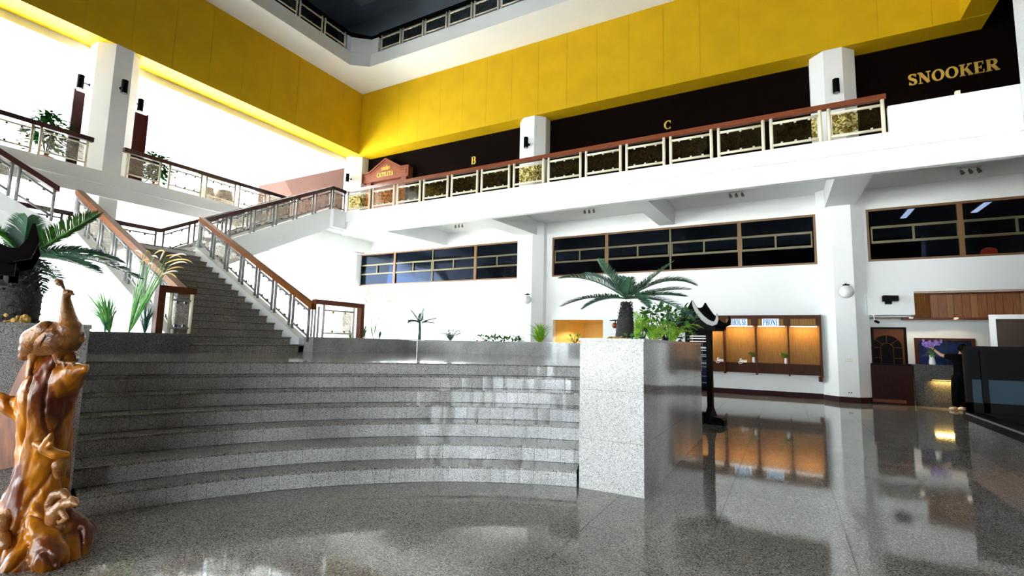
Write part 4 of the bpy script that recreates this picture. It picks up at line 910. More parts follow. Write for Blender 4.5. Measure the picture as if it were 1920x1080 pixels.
# projector-like black box and little camera
t = thing('black_projector', 'black box speaker on a bracket on the white lintel', 'speaker', (2.43, 16.42, 2.72))
bm = NB(); hexa(bm, [(2.27, 16.12, 2.71), (2.60, 16.06, 2.71), (2.62, 16.30, 2.71), (2.29, 16.34, 2.71)], [(2.29, 16.10, 2.86), (2.60, 16.04, 2.84), (2.62, 16.32, 2.85), (2.29, 16.36, 2.86)]); obj('housing', bm, 'black', t)
bm = NB(); bx(bm, 2.33, 2.47, 16.16, 16.28, 2.63, 2.71); bx(bm, 2.38, 2.43, 16.2, 16.42, 2.66, 2.69); obj('bracket', bm, 'black', t)
t = thing('security_camera', 'tiny dark security camera under the white lintel', 'camera', (2.15, 16.5, 2.36))
bm = NB(); tube(bm, [(2.12, 16.46, 2.20), (2.20, 16.40, 2.15)], .032, 10); obj('barrel', bm, 'black', t)
bm = NB(); tube(bm, [(2.10, 16.5, 2.36), (2.12, 16.47, 2.22)], .012, 6); tube(bm, [(2.10, 16.5, 2.345), (2.10, 16.5, 2.36)], .04, 10); obj('mount', bm, 'plastic', t)
# framed brown board further right
nb = thing('notice_board', 'dark brown board in a white frame standing behind the black partition', 'board', (4.6, 14.0, 0))
box('board', 'brownboard', 3.86, 5.6, 14.0, 14.03, .9, 2.12, nb)
for x0, x1, z0, z1 in ((3.77, 3.86, .5, 2.21), (5.6, 5.69, .5, 2.21), (3.86, 5.6, 2.12, 2.21), (3.86, 5.6, .82, .9)): box('frame_bar', 'plastic', x0, x1, 13.98, 14.05, z0, z1, nb)
for x in (3.80, 5.62): box('leg', 'plastic', x, x + .05, 13.95, 14.08, 0, .5, nb)
# black partition on a granite plinth
bpz = thing('granite_plinth', 'low dark granite plinth with a black wooden kerb at the right edge', 'plinth', (3.4, 8.5, 0))
for k in range(4): box('plinth_slab', 'granite_dark', 2.29, 2.32, 9.70 - 1.2 * (k + 1) + .0015, 9.70 - 1.2 * k - .0015, 0, .43, bpz)
for k in range(2): box('plinth_slab', 'granite_dark', 2.32 + 1.2 * k + .0015, 2.32 + 1.2 * (k + 1) - .0015, 9.68, 9.70, 0, .43, bpz)
box('core', 'joint', 2.32, 4.7, 4.9, 9.68, 0, .42, bpz); box('kerb', 'black_wood', 2.25, 2.42, 4.9, 9.74, .43, .55, bpz); box('kerb', 'black_wood', 2.42, 4.7, 9.58, 9.74, .43, .55, bpz)
bm = NB(); beam(bm, (2.247, 4.9, .53), (2.247, 9.6, .53), .006, .02); obj('edge_strip', bm, 'silver', bpz); box('deck', 'black_wood', 2.42, 4.7, 4.9, 9.58, .42, .44, bpz)
pt = thing('black_partition', 'black wooden partition with blue-grey lower panels on the plinth', 'partition', (3.4, 9.62, .55))
for x in (2.27, 2.45, 3.6, 4.62): box('post', 'black_wood', x, x + .07, 9.60, 9.68, .55, 1.5, pt)
box('top_bar', 'black_wood', 2.27, 4.69, 9.59, 9.69, 1.44, 1.50, pt); box('bottom_bar', 'black_wood', 2.27, 4.69, 9.60, 9.68, .55, .69, pt)
for x0, x1 in ((2.34, 2.45), (2.52, 3.6), (3.67, 4.62)):
    box('upper_panel', 'black', x0, x1, 9.63, 9.65, 1.02, 1.44, pt); box('lower_panel', 'blue_glass', x0, x1, 9.63, 9.65, .69, 1.02, pt)

# ------------------------------------------------------------------ person in black reaching for the flowers
def skin_obj(name, verts, edges, mat, parent, root=0, levels=2):
    """verts: (co, rx[, ry]); a limb skeleton grown to one continuous surface"""
    me = D.meshes.new(name); me.from_pydata([v[0] for v in verts], edges, []); o = D.objects.new(name, me); COL.objects.link(o)
    me.materials.append(M[mat]); sk = o.modifiers.new('skin', 'SKIN'); sk.use_smooth_shade = True
    for i, v in enumerate(verts):
        d = me.skin_vertices[0].data[i]; d.radius = (v[1], v[2] if len(v) > 2 else v[1]); d.use_root = (i == root)
    sb = o.modifiers.new('sub', 'SUBSURF'); sb.levels = levels; sb.render_levels = levels
    dg = bpy.context.evaluated_depsgraph_get(); dg.update()
    m2 = D.meshes.new_from_object(o.evaluated_get(dg)); D.objects.remove(o); D.meshes.remove(me)
    for p in m2.polygons: p.use_smooth = True
    return put(name, m2, parent)
px_, py_ = 3.72, 16.02
ps = thing('person', 'person in black clothes reaching one arm to the flower vase', 'person', (px_, py_, 0))
def q(x, y, z): return (px_ + x, py_ + y, z)
V = [(q(0, .02, .86), .12, .10), (q(0, .0, 1.02), .115, .09), (q(0, .0, 1.18), .13, .095), (q(.0, .02, 1.29), .10, .08), (q(.05, .05, 1.37), .05), (q(.07, .07, 1.43), .065, .075), (q(.08, .085, 1.50), .08, .09), (q(.08, .08, 1.565), .05, .06),
     (q(-.15, .04, 1.295), .055), (q(-.31, .16, 1.32), .043), (q(-.395, .30, 1.43), .030), (q(-.42, .36, 1.47), .022, .028), (q(-.435, .41, 1.49), .028, .018),
     (q(.16, .03, 1.27), .055), (q(.21, .06, 1.02), .042), (q(.20, .15, .82), .032), (q(.20, .18, .75), .026),
     (q(-.09, .02, .80), .085), (q(-.12, .04, .45), .058), (q(-.14, .0, .10), .042), (q(-.14, .02, .05), .045), (q(-.25, .03, .03), .033),
     (q(.09, .04, .80), .085), (q(.06, .10, .45), .058), (q(.04, .10, .10), .042), (q(.04, .12, .05), .045), (q(-.06, .14, .03), .033)]
E_ = [(0, 1), (1, 2), (2, 3), (3, 4), (4, 5), (5, 6), (6, 7), (3, 8), (8, 9), (9, 10), (10, 11), (11, 12), (3, 13), (13, 14), (14, 15), (15, 16), (0, 17), (17, 18), (18, 19), (19, 20), (20, 21), (0, 22), (22, 23), (23, 24), (24, 25), (25, 26)]
body = skin_obj('body', V, E_, 'skin', ps)
for k, (dx, dz, l) in enumerate(((-.02, .022, .07), (-.01, .03, .08), (.002, .03, .075), (.013, .024, .06))):
    b0 = Vector(q(-.435 + dx * .5, .41, 1.49 + dz * .4)); 
    skin_obj('finger', [(b0, .010), (b0 + Vector((-.012 + dx, l * .5, .012 + dz * .4)), .0085), (b0 + Vector((-.02 + dx * 1.2, l * .9, -.006)), .008)], [(0, 1), (1, 2)], 'skin', body, levels=1)
b0 = Vector(q(-.415, .39, 1.475)); skin_obj('thumb', [(b0, .011), (b0 + Vector((.018, .025, -.012)), .010), (b0 + Vector((.012, .05, -.022)), .008)], [(0, 1), (1, 2)], 'skin', body, levels=1)
skin_obj('shirt', [(q(0, .02, .70), .17, .15), (q(0, .0, 1.02), .15, .12), (q(0, .0, 1.18), .165, .12), (q(.0, .02, 1.29), .125, .10), (q(.04, .04, 1.35), .06), (q(-.15, .04, 1.295), .078), (q(-.27, .14, 1.31), .068), (q(.16, .03, 1.27), .075), (q(.21, .06, 1.02), .062), (q(.205, .11, .90), .055)],
         [(0, 1), (1, 2), (2, 3), (3, 4), (3, 5), (5, 6), (3, 7), (7, 8), (8, 9)], 'cloth', ps)
skin_obj('trousers', [(q(0, .02, .98), .15, .125), (q(-.09, .02, .76), .115), (q(-.12, .04, .45), .098), (q(-.14, .0, .07), .085), (q(.09, .04, .76), .115), (q(.06, .10, .45), .098), (q(.04, .10, .07), .085)],
         [(0, 1), (1, 2), (2, 3), (0, 4), (4, 5), (5, 6)], 'cloth', ps)
bm = NB(); ball(bm, q(.082, .065, 1.515), .118, 16, (.95, 1.0, .92)); ball(bm, q(.085, .01, 1.45), .085, 12, (.9, .7, 1.1)); obj('hair', bm, 'hair', ps, True)
for x, y in ((-.19, .03), (.0, .13)):
    bm = NB(); ball(bm, q(x, y, .04), .045, 12, (1.9, .95, .85)); obj('shoe', bm, 'shoe', ps, True)
bm = NB(); tube(bm, [q(-.405, .325, 1.447), q(-.412, .345, 1.46)], .032, 10); obj('wristwatch', bm, 'black', ps)
# ------------------------------------------------------------------ black lanterns with horned saddle roofs
def horn_board(bm, pts, w, dep, off):
    """a flat board along a curve: pts (a, z) in the gable's plane, w per point, thickness dep"""
    n = len(pts); L = []; R_ = []
    for i, (x, z) in enumerate(pts):
        a = pts[max(i - 1, 0)]; b = pts[min(i + 1, n - 1)]; dx, dz = b[0] - a[0], b[1] - a[1]; l = math.hypot(dx, dz) or 1
        L.append((x - dz / l * w[i] / 2, z + dx / l * w[i] / 2)); R_.append((x + dz / l * w[i] / 2, z - dx / l * w[i] / 2))
    va = [[bm.verts.new((p[0], off, p[1])) for p in s] for s in (L, R_)]; vb = [[bm.verts.new((p[0], off + dep, p[1])) for p in s] for s in (L, R_)]
    for i in range(n - 1):
        bm.faces.new((va[0][i], va[0][i + 1], va[1][i + 1], va[1][i])); bm.faces.new((vb[0][i], vb[1][i], vb[1][i + 1], vb[0][i + 1]))
        for s in (0, 1): bm.faces.new((va[s][i], vb[s][i], vb[s][i + 1], va[s][i + 1]))
    for i in (0, n - 1): bm.faces.new((va[0][i], va[1][i], vb[1][i], vb[0][i]))
def verge(sg):
    """from the pointed apex down the concave slope to an upturned hook at the eave"""
    p = [(0, .60), (.035, .50), (.10, .38), (.19, .27), (.29, .19), (.37, .16), (.43, .18), (.455, .25), (.45, .34)]
    return [(sg * x, z) for x, z in p], [.012, .05, .075, .085, .085, .08, .07, .05, .012]
def lantern(loc, rz, label, sc=1.0, edge='silver'):
    """local: gable faces -y; posts along x; foot along x"""
    t = thing('carved_lantern', label, 'lantern', loc, 'black wooden lanterns with horned roofs', rz)
    Mx = Matrix.Translation(loc) @ Matrix.Rotation(rz, 4, 'Z') @ Matrix.Diagonal((sc, sc, sc, 1))
    def part(name, bm, mat, parent=t, smooth=False):
        me = mesh_of(name, bm, mat, smooth); me.transform(Mx); return put(name, me, parent)
    for sx in (-.20, .20):
        bm = NB(); bx(bm, sx - .045, sx + .045, -.045, .045, .09, 1.72); part('post', bm, 'black_wood')
        bm = NB(); hexa(bm, [(sx - .05, -.20, .10), (sx + .05, -.20, .10), (sx + .05, .20, .10), (sx - .05, .20, .10)], [(sx - .045, -.05, .30), (sx + .045, -.05, .30), (sx + .045, .05, .30), (sx - .045, .05, .30)]); part('brace', bm, 'black_wood')
    pr = [(-.46, 0), (-.46, .09), (-.40, .13), (-.26, .14), (-.15, .20), (.15, .20), (.26, .14), (.40, .13), (.46, .09), (.46, 0)]
    for sy in (0,):
        bm = NB(); hexa(bm, [(x, -.07, z) for x, z in pr], [(x, .07, z) for x, z in pr]); part('foot', bm, 'black_wood')
    bm = NB(); bx(bm, -.07, .07, -.34, .34, 0, .12); part('cross_foot', bm, 'black_wood')
    # lamp box between the posts
    bm = NB(); bx(bm, -.155, .155, .10, .12, .62, 1.70); part('back_board', bm, 'black_wood')
    for z0, z1 in ((.60, .68), (1.16, 1.20), (1.66, 1.74)):
        bm = NB(); bx(bm, -.155, .155, -.06, .12, z0, z1); part('cross_rail', bm, 'black_wood')
    for z, h, dk in ((1.60, .02, 0), (1.555, .018, 0), (1.50, .018, 0), (1.385, .028, 0), (1.335, .012, 0), (1.255, .018, 1), (1.225, .018, 1), (1.10, .028, 1), (1.03, .01, 1), (.86, .012, 1), (.74, .02, 1)):
        bm = NB(); bx(bm, -.153, .153, -.05, -.03, z - h / 2, z + h / 2); part('slat', bm, 'silver' if dk else 'plastic')
    bm = NB(); bx(bm, -.153, .153, -.028, -.012, .68, 1.16); part('blue_panel', bm, 'lant_blue')
    bm = NB(); tube(bm, [(.11, -.065, 1.62), (.09, -.07, 1.3), (.07, -.07, .98)], .003, 5); ball(bm, (.07, -.07, .97), .012, 8); part('pull_cord', bm, 'silver')
    # roof: saddle ridge between two pointed gables, slopes concave
    yA, yB = -.26, .34
    prof = [(0, .42), (.035, .38), (.10, .29), (.19, .19), (.29, .115), (.40, .07)]
    def roof_side(sg):
        bm = NB(); g = []
        for j in range(9):
            f = j / 8; y = yA + (yB - yA) * f; sag = -.10 * (1 - (2 * f - 1) ** 2) + .10
            g.append([bm.verts.new((sg * x, y, 1.72 + z + sag * (1 - i / 5) ** 1.2)) for i, (x, z) in enumerate(prof)])
        for j in range(8):
            for i in range(5): bm.faces.new((g[j][i], g[j][i + 1], g[j + 1][i + 1], g[j + 1][i]))
        r_ = bmesh.ops.solidify(bm, geom=bm.faces[:], thickness=.02)
        return bm
    for sg in (-1, 1): part('roof_slope', roof_side(sg), 'black_wood', t, True)
    for yy in (yA + .03, yB - .05):
        bm = NB(); pts = [(x, z) for x, z in prof[::-1]] ; tri = [(-x, z) for x, z in prof[:0:-1]] + prof
        tri = [(-.40, .07), (-.29, .115), (-.19, .19), (-.10, .29), (-.035, .40), (0, .50), (.035, .40), (.10, .29), (.19, .19), (.29, .115), (.40, .07), (.40, .0), (-.40, .0)]
        hexa(bm, [(x, yy, 1.72 + z) for x, z in tri], [(x, yy + .02, 1.72 + z) for x, z in tri]); part('gable', bm, 'black_wood')
    for k_, (yy, mt) in enumerate(((yA - .02, edge), (yB, 'black_wood'))):
        for sg in (-1, 1):
            bm = NB(); p, w = verge(sg); horn_board(bm, [(x, z + 1.66) for x, z in p], w, .03, yy); part('verge_board', bm, (edge if (k_ == 0 and sg == 1) else 'black_wood'))  # right front verge silvered to paint the light it catches; the rest stay black
    bm = NB(); bx(bm, -.36, .36, -.20, .28, 1.70, 1.75); part('eave_board', bm, 'black_wood')
    return t
M['lant_blue'] = base_mat('lantern_blue_panel', (.012, .016, .05), .2)
lantern((-1.45, 9.98, 0), math.radians(-14), 'tall black wooden lantern with horned roof beside the phone booth')

# ------------------------------------------------------------------ the carved bird on its stump
def capsules(bm, caps):
    for a, ra, b, rb in caps:
        a, b = Vector(a), Vector(b); tube(bm, [a, b], [ra, rb], 24); ball(bm, a, ra, 24); ball(bm, b, rb, 24)
from mathutils import noise
def blob(name, caps, voxel, mat, parent, smooth=8, rough=0):
    bm = NB(); capsules(bm, caps)
    me = D.meshes.new(name); bm.to_mesh(me); bm.free(); o = D.objects.new(name, me); COL.objects.link(o)
    r_ = o.modifiers.new('r', 'REMESH'); r_.mode = 'VOXEL'; r_.voxel_size = voxel
    s_ = o.modifiers.new('s', 'SMOOTH'); s_.iterations = smooth; s_.factor = .6
    dg = bpy.context.evaluated_depsgraph_get(); dg.update(); m2 = D.meshes.new_from_object(o.evaluated_get(dg)); D.objects.remove(o); D.meshes.remove(me)
    if rough:                                                    # hand-carved unevenness along the grain
        nn = [v.normal.copy() for v in m2.vertices]
        for v, n_ in zip(m2.vertices, nn):
            p = v.co; h = noise.fractal(Vector((p.x * 9, p.y * 9, p.z * 2.6)), .9, 2.1, 4) + .55 * noise.noise(Vector((p.x * 30, p.y * 30, p.z * 12)))
            r2 = 1 - abs(noise.noise(Vector((p.x * 7 + 3, p.y * 7, p.z * 2.2 + 1)))) * 2.2
            v.co = p + n_ * (h * rough - max(0, r2) ** 6 * rough * 2.2)
    m2.materials.clear(); m2.materials.append(M[mat])
    for p in m2.polygons: p.use_smooth = True
    return put(name, m2, parent)
DS = 3.22; PX = DS / FPX
def sp(x, y, dd=0): return P(x, y, DS + dd)
def cp(a, ra, b, rb): return (sp(*a), ra * PX, sp(*b), rb * PX)
sc = thing('carved_bird_sculpture', 'varnished orange wood carving of a crested bird on a gnarled stump', 'sculpture', P(45, 1040, DS).to_tuple()[:2] + (0,))
stump = blob('stump', [
    cp((52, 1010, .0), 62, (70, 930), 47), cp((70, 930), 47, (80, 860), 42), cp((80, 860), 42, (84, 800), 40), cp((84, 800), 40, (92, 745), 44),
    cp((95, 745), 40, (118, 715, -.02), 30), cp((118, 715, -.02), 28, (140, 698, -.04), 19), cp((140, 698, -.04), 18, (162, 690, -.05), 8),
    cp((80, 745, -.02), 30, (45, 768, -.05), 20), cp((45, 768, -.05), 18, (8, 756, -.08), 15), cp((8, 750, -.08), 10, (2, 745, -.08), 11),
    cp((90, 730), 38, (105, 690, .04), 26), cp((75, 700, .06), 22, (70, 665, .08), 14), cp((100, 700, .05), 24, (125, 672, .02), 17),
    cp((45, 1030, .05), 90, (45, 1075, .0), 95), cp((55, 1000, -.08), 30, (40, 1070, -.25), 30), cp((85, 985, -.08), 26, (95, 1050, -.25), 26), cp((95, 960, -.03), 26, (142, 1005, -.02), 32),
    cp((142, 1005, -.02), 32, (120, 1045, -.1), 34), cp((30, 960, -.05), 28, (-20, 1040, -.1), 40), cp((-20, 1040, -.1), 45, (-60, 1060, 0), 40), cp((62, 950, -.1), 14, (68, 1000, -.2), 14), cp((105, 990, -.12), 12, (85, 1065, -.28), 14)], .010, 'carve', sc, 5, rough=.013)
bm = NB(); tl = [(54, 664), (34, 700), (16, 742), (-12, 768), (-60, 792), (-60, 893), (40, 873), (48, 800), (80, 700)]
hexa(bm, [sp(x, y, .045) for x, y in tl], [sp(x, y, .10) for x, y in tl]); obj('tail', bm, 'carve_dark', sc)
bird = blob('bird_body', [cp((54, 657, .01), 13, (85, 637), 30), cp((85, 637), 30, (115, 633), 33), cp((115, 633), 33, (130, 618, -.01), 21), cp((128, 614), 20, (126, 590, -.01), 12.5), cp((126, 590, -.01), 12.5, (123, 560, -.01), 7.4), cp((123, 562, -.01), 7.0, (125, 550, -.012), 7.0),
    cp((125, 549, -.012), 7.2, (131, 549, -.014), 5.5), cp((131, 550, -.014), 4.0, (142, 553, -.018), .9), cp((60, 655, .0), 14, (45, 668, .03), 9), cp((66, 655, -.03), 11, (60, 676, -.03), 6), cp((112, 650, -.02), 15, (112, 676, -.02), 8)], .0055, 'carve_bird', sc, 3)
blob('crest', [cp((122, 545, -.008), 1.8, (117, 536, -.004), 3.4), cp((117, 536, -.004), 3.4, (111, 530), 6.4), cp((111, 530), 6.4, (107, 528), 5.2)], .004, 'carve_bird', sc, 2)
wing = blob('wing', [cp((88, 619, -.050), 18, (68, 637, -.040), 23), cp((68, 637, -.040), 23, (55, 653, -.03), 15), cp((55, 653, -.03), 15, (42, 669, -.01), 4.5)], .006, 'carve_bird', sc, 3)
blob('wing', [cp((148, 612, .03), 6, (150, 635, .03), 9), cp((150, 635, .03), 8, (142, 655, .03), 4)], .006, 'carve_bird', sc, 2)
for i in range(7):                                               # flight feathers cut on the near wing
    a = sp(86 - 4.5 * i, 628 + 3.6 * i, -.118 + .008 * i); b = sp(72 - 4.2 * i, 650 + 2.6 * i, -.108 + .011 * i)
    bm = NB(); tube(bm, [a, a.lerp(b, .5) - VF * .004, b], [.003, .0055, .002], 6); obj('feather', bm, 'carve_bird', wing, True)
bm = NB(); ball(bm, sp(128, 547.5, -.034), .006, 10); obj('eye', bm, 'carve_dark', bird, True)
bm = NB(); pts = [sp(60, 668, -.03).lerp(sp(52, 731, -.06), i / 24) for i in range(25)]; tube(bm, pts, [(.016 if i % 2 else .0135) * (1.25 - .3 * i / 24) for i in range(25)], 10); leg = obj('leg', bm, 'carve_bird', sc, True)
for tx, ty, td in ((60, 756, -.10), (46, 752, -.11), (28, 748, -.02), (72, 744, -.07)):
    bm = NB(); m = sp((52 + tx) / 2 + 2, (733 + ty) / 2 - 5, -.08); tube(bm, [sp(52, 731, -.06), m, sp(tx, ty, td)], [.012, .010, .004], 7); obj('toe', bm, 'carve_bird', leg, True)
bm = NB(); tube(bm, [sp(112, 672, -.03), sp(114, 682, -.05)], [.02, .016], 8); leg2 = obj('leg', bm, 'carve_bird', sc, True)
for tx, mx, my in ((118, 121, 679), (128, 131, 680), (139, 137, 681)):
    bm = NB(); tube(bm, [sp(114, 680, -.06), sp(mx, my, -.085), sp(tx + 2, 701, -.075)], [.014, .014, .005], 7); obj('toe', bm, 'carve_bird', leg2, True)
# small animals carved out of the stump
blob('carved_squirrel', [cp((96, 985, -.10), 10, (102, 962, -.11), 13), cp((102, 962, -.11), 12, (117, 945, -.11), 9), cp((117, 945, -.11), 7, (137, 941, -.11), 8.5), cp((137, 941, -.11), 8, (145, 946, -.12), 4), cp((134, 933, -.11), 3.5, (135, 931, -.11), 2),
    cp((94, 968, -.08), 7, (93, 945, -.08), 8), cp((93, 945, -.08), 8, (102, 927, -.08), 8), cp((102, 927, -.08), 8, (118, 924, -.08), 8), cp((118, 924, -.08), 8, (128, 932, -.09), 5), cp((112, 955, -.12), 5, (124, 972, -.13), 4.5), cp((124, 972, -.13), 4, (112, 980, -.12), 4), cp((100, 985, -.1), 9, (112, 990, -.12), 7)], .0055, 'carve_squirrel', sc, 3) if False else None
M['carve_squirrel'] = noisy('carved_squirrel_wood', (.20, .075, .02), (.42, .19, .06), 10, .28, 4, coat=.4, bump=.4, bscale=50)
blob('carved_squirrel', [cp((96, 985, -.13), 10, (102, 962, -.14), 13), cp((102, 962, -.14), 12, (117, 945, -.14), 9), cp((117, 945, -.14), 7, (137, 941, -.14), 8.5), cp((137, 941, -.14), 8, (145, 946, -.15), 4), cp((134, 933, -.14), 3.5, (135, 931, -.14), 2),
    cp((94, 968, -.11), 7, (93, 945, -.11), 8), cp((93, 945, -.11), 8, (102, 927, -.11), 8), cp((102, 927, -.11), 8, (118, 924, -.11), 8), cp((118, 924, -.11), 8, (128, 932, -.12), 5), cp((112, 955, -.15), 5, (124, 972, -.16), 4.5), cp((124, 972, -.16), 4, (112, 980, -.15), 4), cp((100, 985, -.12), 9, (112, 990, -.12), 8)], .0055, 'carve_squirrel', sc, 3)
blob('carved_lizard', [cp((68, 832, -.14), 6, (84, 840, -.15), 8), cp((84, 840, -.15), 8, (92, 824, -.16), 7), cp((92, 824, -.16), 6, (96, 815, -.16), 4), cp((84, 842, -.15), 9, (104, 852, -.14), 9), cp((104, 852, -.14), 9, (122, 853, -.10), 7), cp((86, 842, -.16), 4, (96, 832, -.18), 3.5)], .0055, 'carve', sc, 3)
blob('carved_leaf', [cp((120, 862, -.10), 8, (110, 872, -.14), 10), cp((110, 872, -.14), 10, (112, 890, -.13), 8), cp((120, 868, -.11), 8, (124, 884, -.09), 7), cp((124, 884, -.09), 6, (128, 894, -.07), 3)], .0055, 'carve_bird', sc, 2)
blob('carved_squirrel', [cp((-4, 1005, -.2), 15, (6, 975, -.18), 13), cp((6, 975, -.18), 11, (16, 962, -.16), 9), cp((16, 962, -.16), 8, (26, 958, -.15), 5), cp((4, 1010, -.22), 12, (10, 1022, -.24), 8)], .0065, 'carve_squirrel', sc, 3)

# ------------------------------------------------------------------ plants
def frond(parent, a, c, b, L, n=46, mat='leaf_dark', droop=.35, wid=.012, up=Vector((0, 0, 1)), rad=.008, vee=.35):
    """one feather leaf: a stalk along a curve a-c-b with n pairs of narrow leaflets"""
    a, b, c = Vector(a), Vector(b), Vector(c); bm = NB()
    f = lambda t: a * (1 - t) ** 2 + c * 2 * t * (1 - t) + b * t * t
    tube(bm, [f(i / 10) for i in range(11)], [rad * (1.1 - .85 * i / 10) for i in range(11)], 5)
    for i in range(n):
        t = .13 + .87 * i / (n - 1); p = f(t); d = (f(min(t + .02, 1)) - f(t - .02)).normalized(); s = d.cross(up)
        if s.length < .1: s = d.cross(Vector((1, 0, 0)))
        s.normalize(); u = s.cross(d)
        l = L * (math.sin(math.pi * min(1, .12 + .80 * t)) ** .6) * (1 if t < .85 else 1 - (t - .85) * 2.2)
        for sg in (-1, 1):
            e = (s * sg * .80 + d * (.45 + .5 * t) + u * vee).normalized(); e = (e + Vector((random.uniform(-.07, .07), random.uniform(-.07, .07), random.uniform(-.07, .07)))).normalized()
            m = p + e * l * .55; q2 = p + e * l - Vector((0, 0, droop * l * .5)); w = d * wid * .5
            v = [bm.verts.new(p - w * .6), bm.verts.new(p + w * .6), bm.verts.new(m + w), bm.verts.new(q2), bm.verts.new(m - w)]
            bm.faces.new(v)
    return obj('frond', bm, mat, parent)
def cycad_trunk(parent, base, top, r0, r1, n=110, mat='bark'):
    base, top = Vector(base), Vector(top); d = top - base; s, u = frame_of(d)
    bm = NB(); tube(bm, [base.lerp(top, i / 6) for i in range(7)], [r0 * .92, r0, r0 * .98, r0 * .92 + r1 * .06, (r0 + r1) * .47, r1 * 1.08, r1 * .7], 16); tr = obj('trunk', bm, mat, parent, True)
    bm = NB()
    for i in range(n):
        f = (i + .5) / n; a = i * 2.399963; r = r0 + (r1 - r0) * f ** 1.8
        o = (s * math.cos(a) + u * math.sin(a)); c = base.lerp(top, f) + o * r * .95; z = d.normalized(); t_ = o.cross(z); k = r0 * .13
        q1 = [c - t_ * k - z * k * .8, c + t_ * k - z * k * .8, c + t_ * k * .8 + z * k * .7, c - t_ * k * .8 + z * k * .7]
        q2 = [p + o * k * .9 + z * k * .5 for p in [c - t_ * k * .45, c + t_ * k * .45, c + t_ * k * .35 + z * k * .5, c - t_ * k * .35 + z * k * .5]]
        hexa(bm, q1, q2)
    tag(obj('leaf_scars', bm, mat, parent), kind='stuff'); return tr
# cycad on the right planter
DC = 5.35
cy = thing('cycad_palm', 'dark green cycad with a scaly trunk on the pale granite planter', 'plant', P(1170, 634, DC))
b0 = P(1170, 632, DC); t0 = P(1175, 566, DC); b0.z = PZ - .04
cycad_trunk(cy, b0, t0, .095, .055, 150)
cr = P(1175, 560, DC)
for px, py, dd, cx, cy_, mat, L in ((1050, 522, -.10, 1110, 512, 'leaf_dark', .085), (1097, 517, .35, 1130, 512, 'leaf_blue', .08), (1122, 488, -.15, 1152, 530, 'leaf_dark', .08), (1054, 574, -.35, 1110, 548, 'leaf_dark', .075), (1093, 579, .1, 1130, 553, 'leaf_blue', .07),
    (1166, 519, .3, 1168, 540, 'leaf_blue', .065), (1182, 521, -.3, 1180, 540, 'leaf_dark', .06), (1262, 491, .15, 1205, 535, 'leaf_dark', .08), (1304, 535, -.1, 1250, 508, 'leaf_dark', .085), (1293, 543, .3, 1235, 540, 'leaf_dark', .08), (1286, 556, -.25, 1230, 548, 'leaf_dark', .08), (1297, 596, .05, 1245, 552, 'leaf_blue', .085), (1221, 525, .5, 1200, 540, 'leaf_blue', .07), (1150, 530, .6, 1160, 540, 'leaf_dark', .07), (1215, 575, -.5, 1195, 550, 'leaf_dark', .07)):
    frond(cy, cr, P(cx, cy_, DC + dd * .5), P(px, py, DC + dd), L * 1.8, 46, mat, .2, .014)
# cycad on the left planter
DL = 3.95
cl = thing('cycad_palm', 'large cycad with a thick dark trunk on the left planter behind the carved bird', 'plant', P(25, 600, DL))
b1 = P(22, 597, DL); t1_ = P(46, 488, DL); b1.z = PZ - .04
cycad_trunk(cl, b1, t1_, .155, .085, 120)
c1 = P(44, 484, DL)
for px, py, dd, cx, cy_, mat, L in ((183, 402, .10, 95, 452, 'leaf', .15), (52, 408, -.05, 46, 450, 'leaf_dark', .13), (-60, 410, -.1, 0, 430, 'leaf', .13), (-110, 480, .1, -40, 430, 'leaf_dark', .13), (258, 522, -.25, 150, 462, 'leaf_dark', .13), (228, 492, .35, 140, 456, 'leaf_dark', .13), (150, 463, .6, 100, 478, 'leaf', .09), (75, 556, .35, 72, 486, 'leaf_dark', .11), (112, 530, .5, 90, 495, 'leaf_dark', .10), (-50, 540, -.3, -20, 470, 'leaf_dark', .12), (20, 440, .5, 25, 450, 'leaf_dark', .10), (185, 512, -.5, 110, 474, 'leaf_dark', .11)):
    frond(cl, c1, P(cx, cy_, DL + dd * .5), P(px, py, DL + dd), L * 1.35, 56, mat, .25, .014)
bm = NB()
for i in range(260):
    c = P(random.uniform(-30, 55), 597, DL + random.uniform(-.15, .2)); c.z = PZ + .0 + random.uniform(-.02, .07) * (1 if random.random() < .6 else .3); ball(bm, c, random.uniform(.012, .024), 6)
tag(obj('gold_pebbles', bm, 'soil_gold'), 'heap of golden brown pebbles round the left cycad trunk', 'pebbles', kind='stuff')
def blades(parent, base, n, h, spread, mat, wid=.012, curl=.25, lean=(0, 0), name='blade', hmin=.55):
    base = Vector(base)
    for i in range(n):
        a = random.uniform(0, 6.283); r = random.uniform(.1, 1) * spread; hh = h * random.uniform(hmin, 1)
        tip = base + Vector((math.cos(a) * r + lean[0] * hh, math.sin(a) * r + lean[1] * hh, hh)); mid = base.lerp(tip, .5) + Vector((0, 0, hh * curl * .3)) - Vector((math.cos(a) * r, math.sin(a) * r, 0)) * .14
        d = (tip - base).normalized(); s = d.cross(Vector((math.cos(a), math.sin(a), .2)));
        s = (s.normalized() if s.length > .05 else Vector((1, 0, 0))) * wid
        bm = NB(); v = [bm.verts.new(p) for p in (base - s * .6, base + s * .6, mid + s, tip, mid - s)]; bm.faces.new(v); obj(name, bm, mat, parent)
def cam_right(): return Vector((VR.x, VR.y, 0)).normalized()
rgt = cam_right()
dpl = 9.15
def on_planter(px, d, z=PLZ - .03):
    p = P(px, 620, d); p.z = z; return p
def d_x(px, X): return X / P(px, 620, 1).x
def d_y(px, Y): return Y / P(px, 620, 1).y
def on_left(px): return on_planter(px, d_x(px, -9.62))
def on_back(px): return on_planter(px, d_y(px, 11.55))
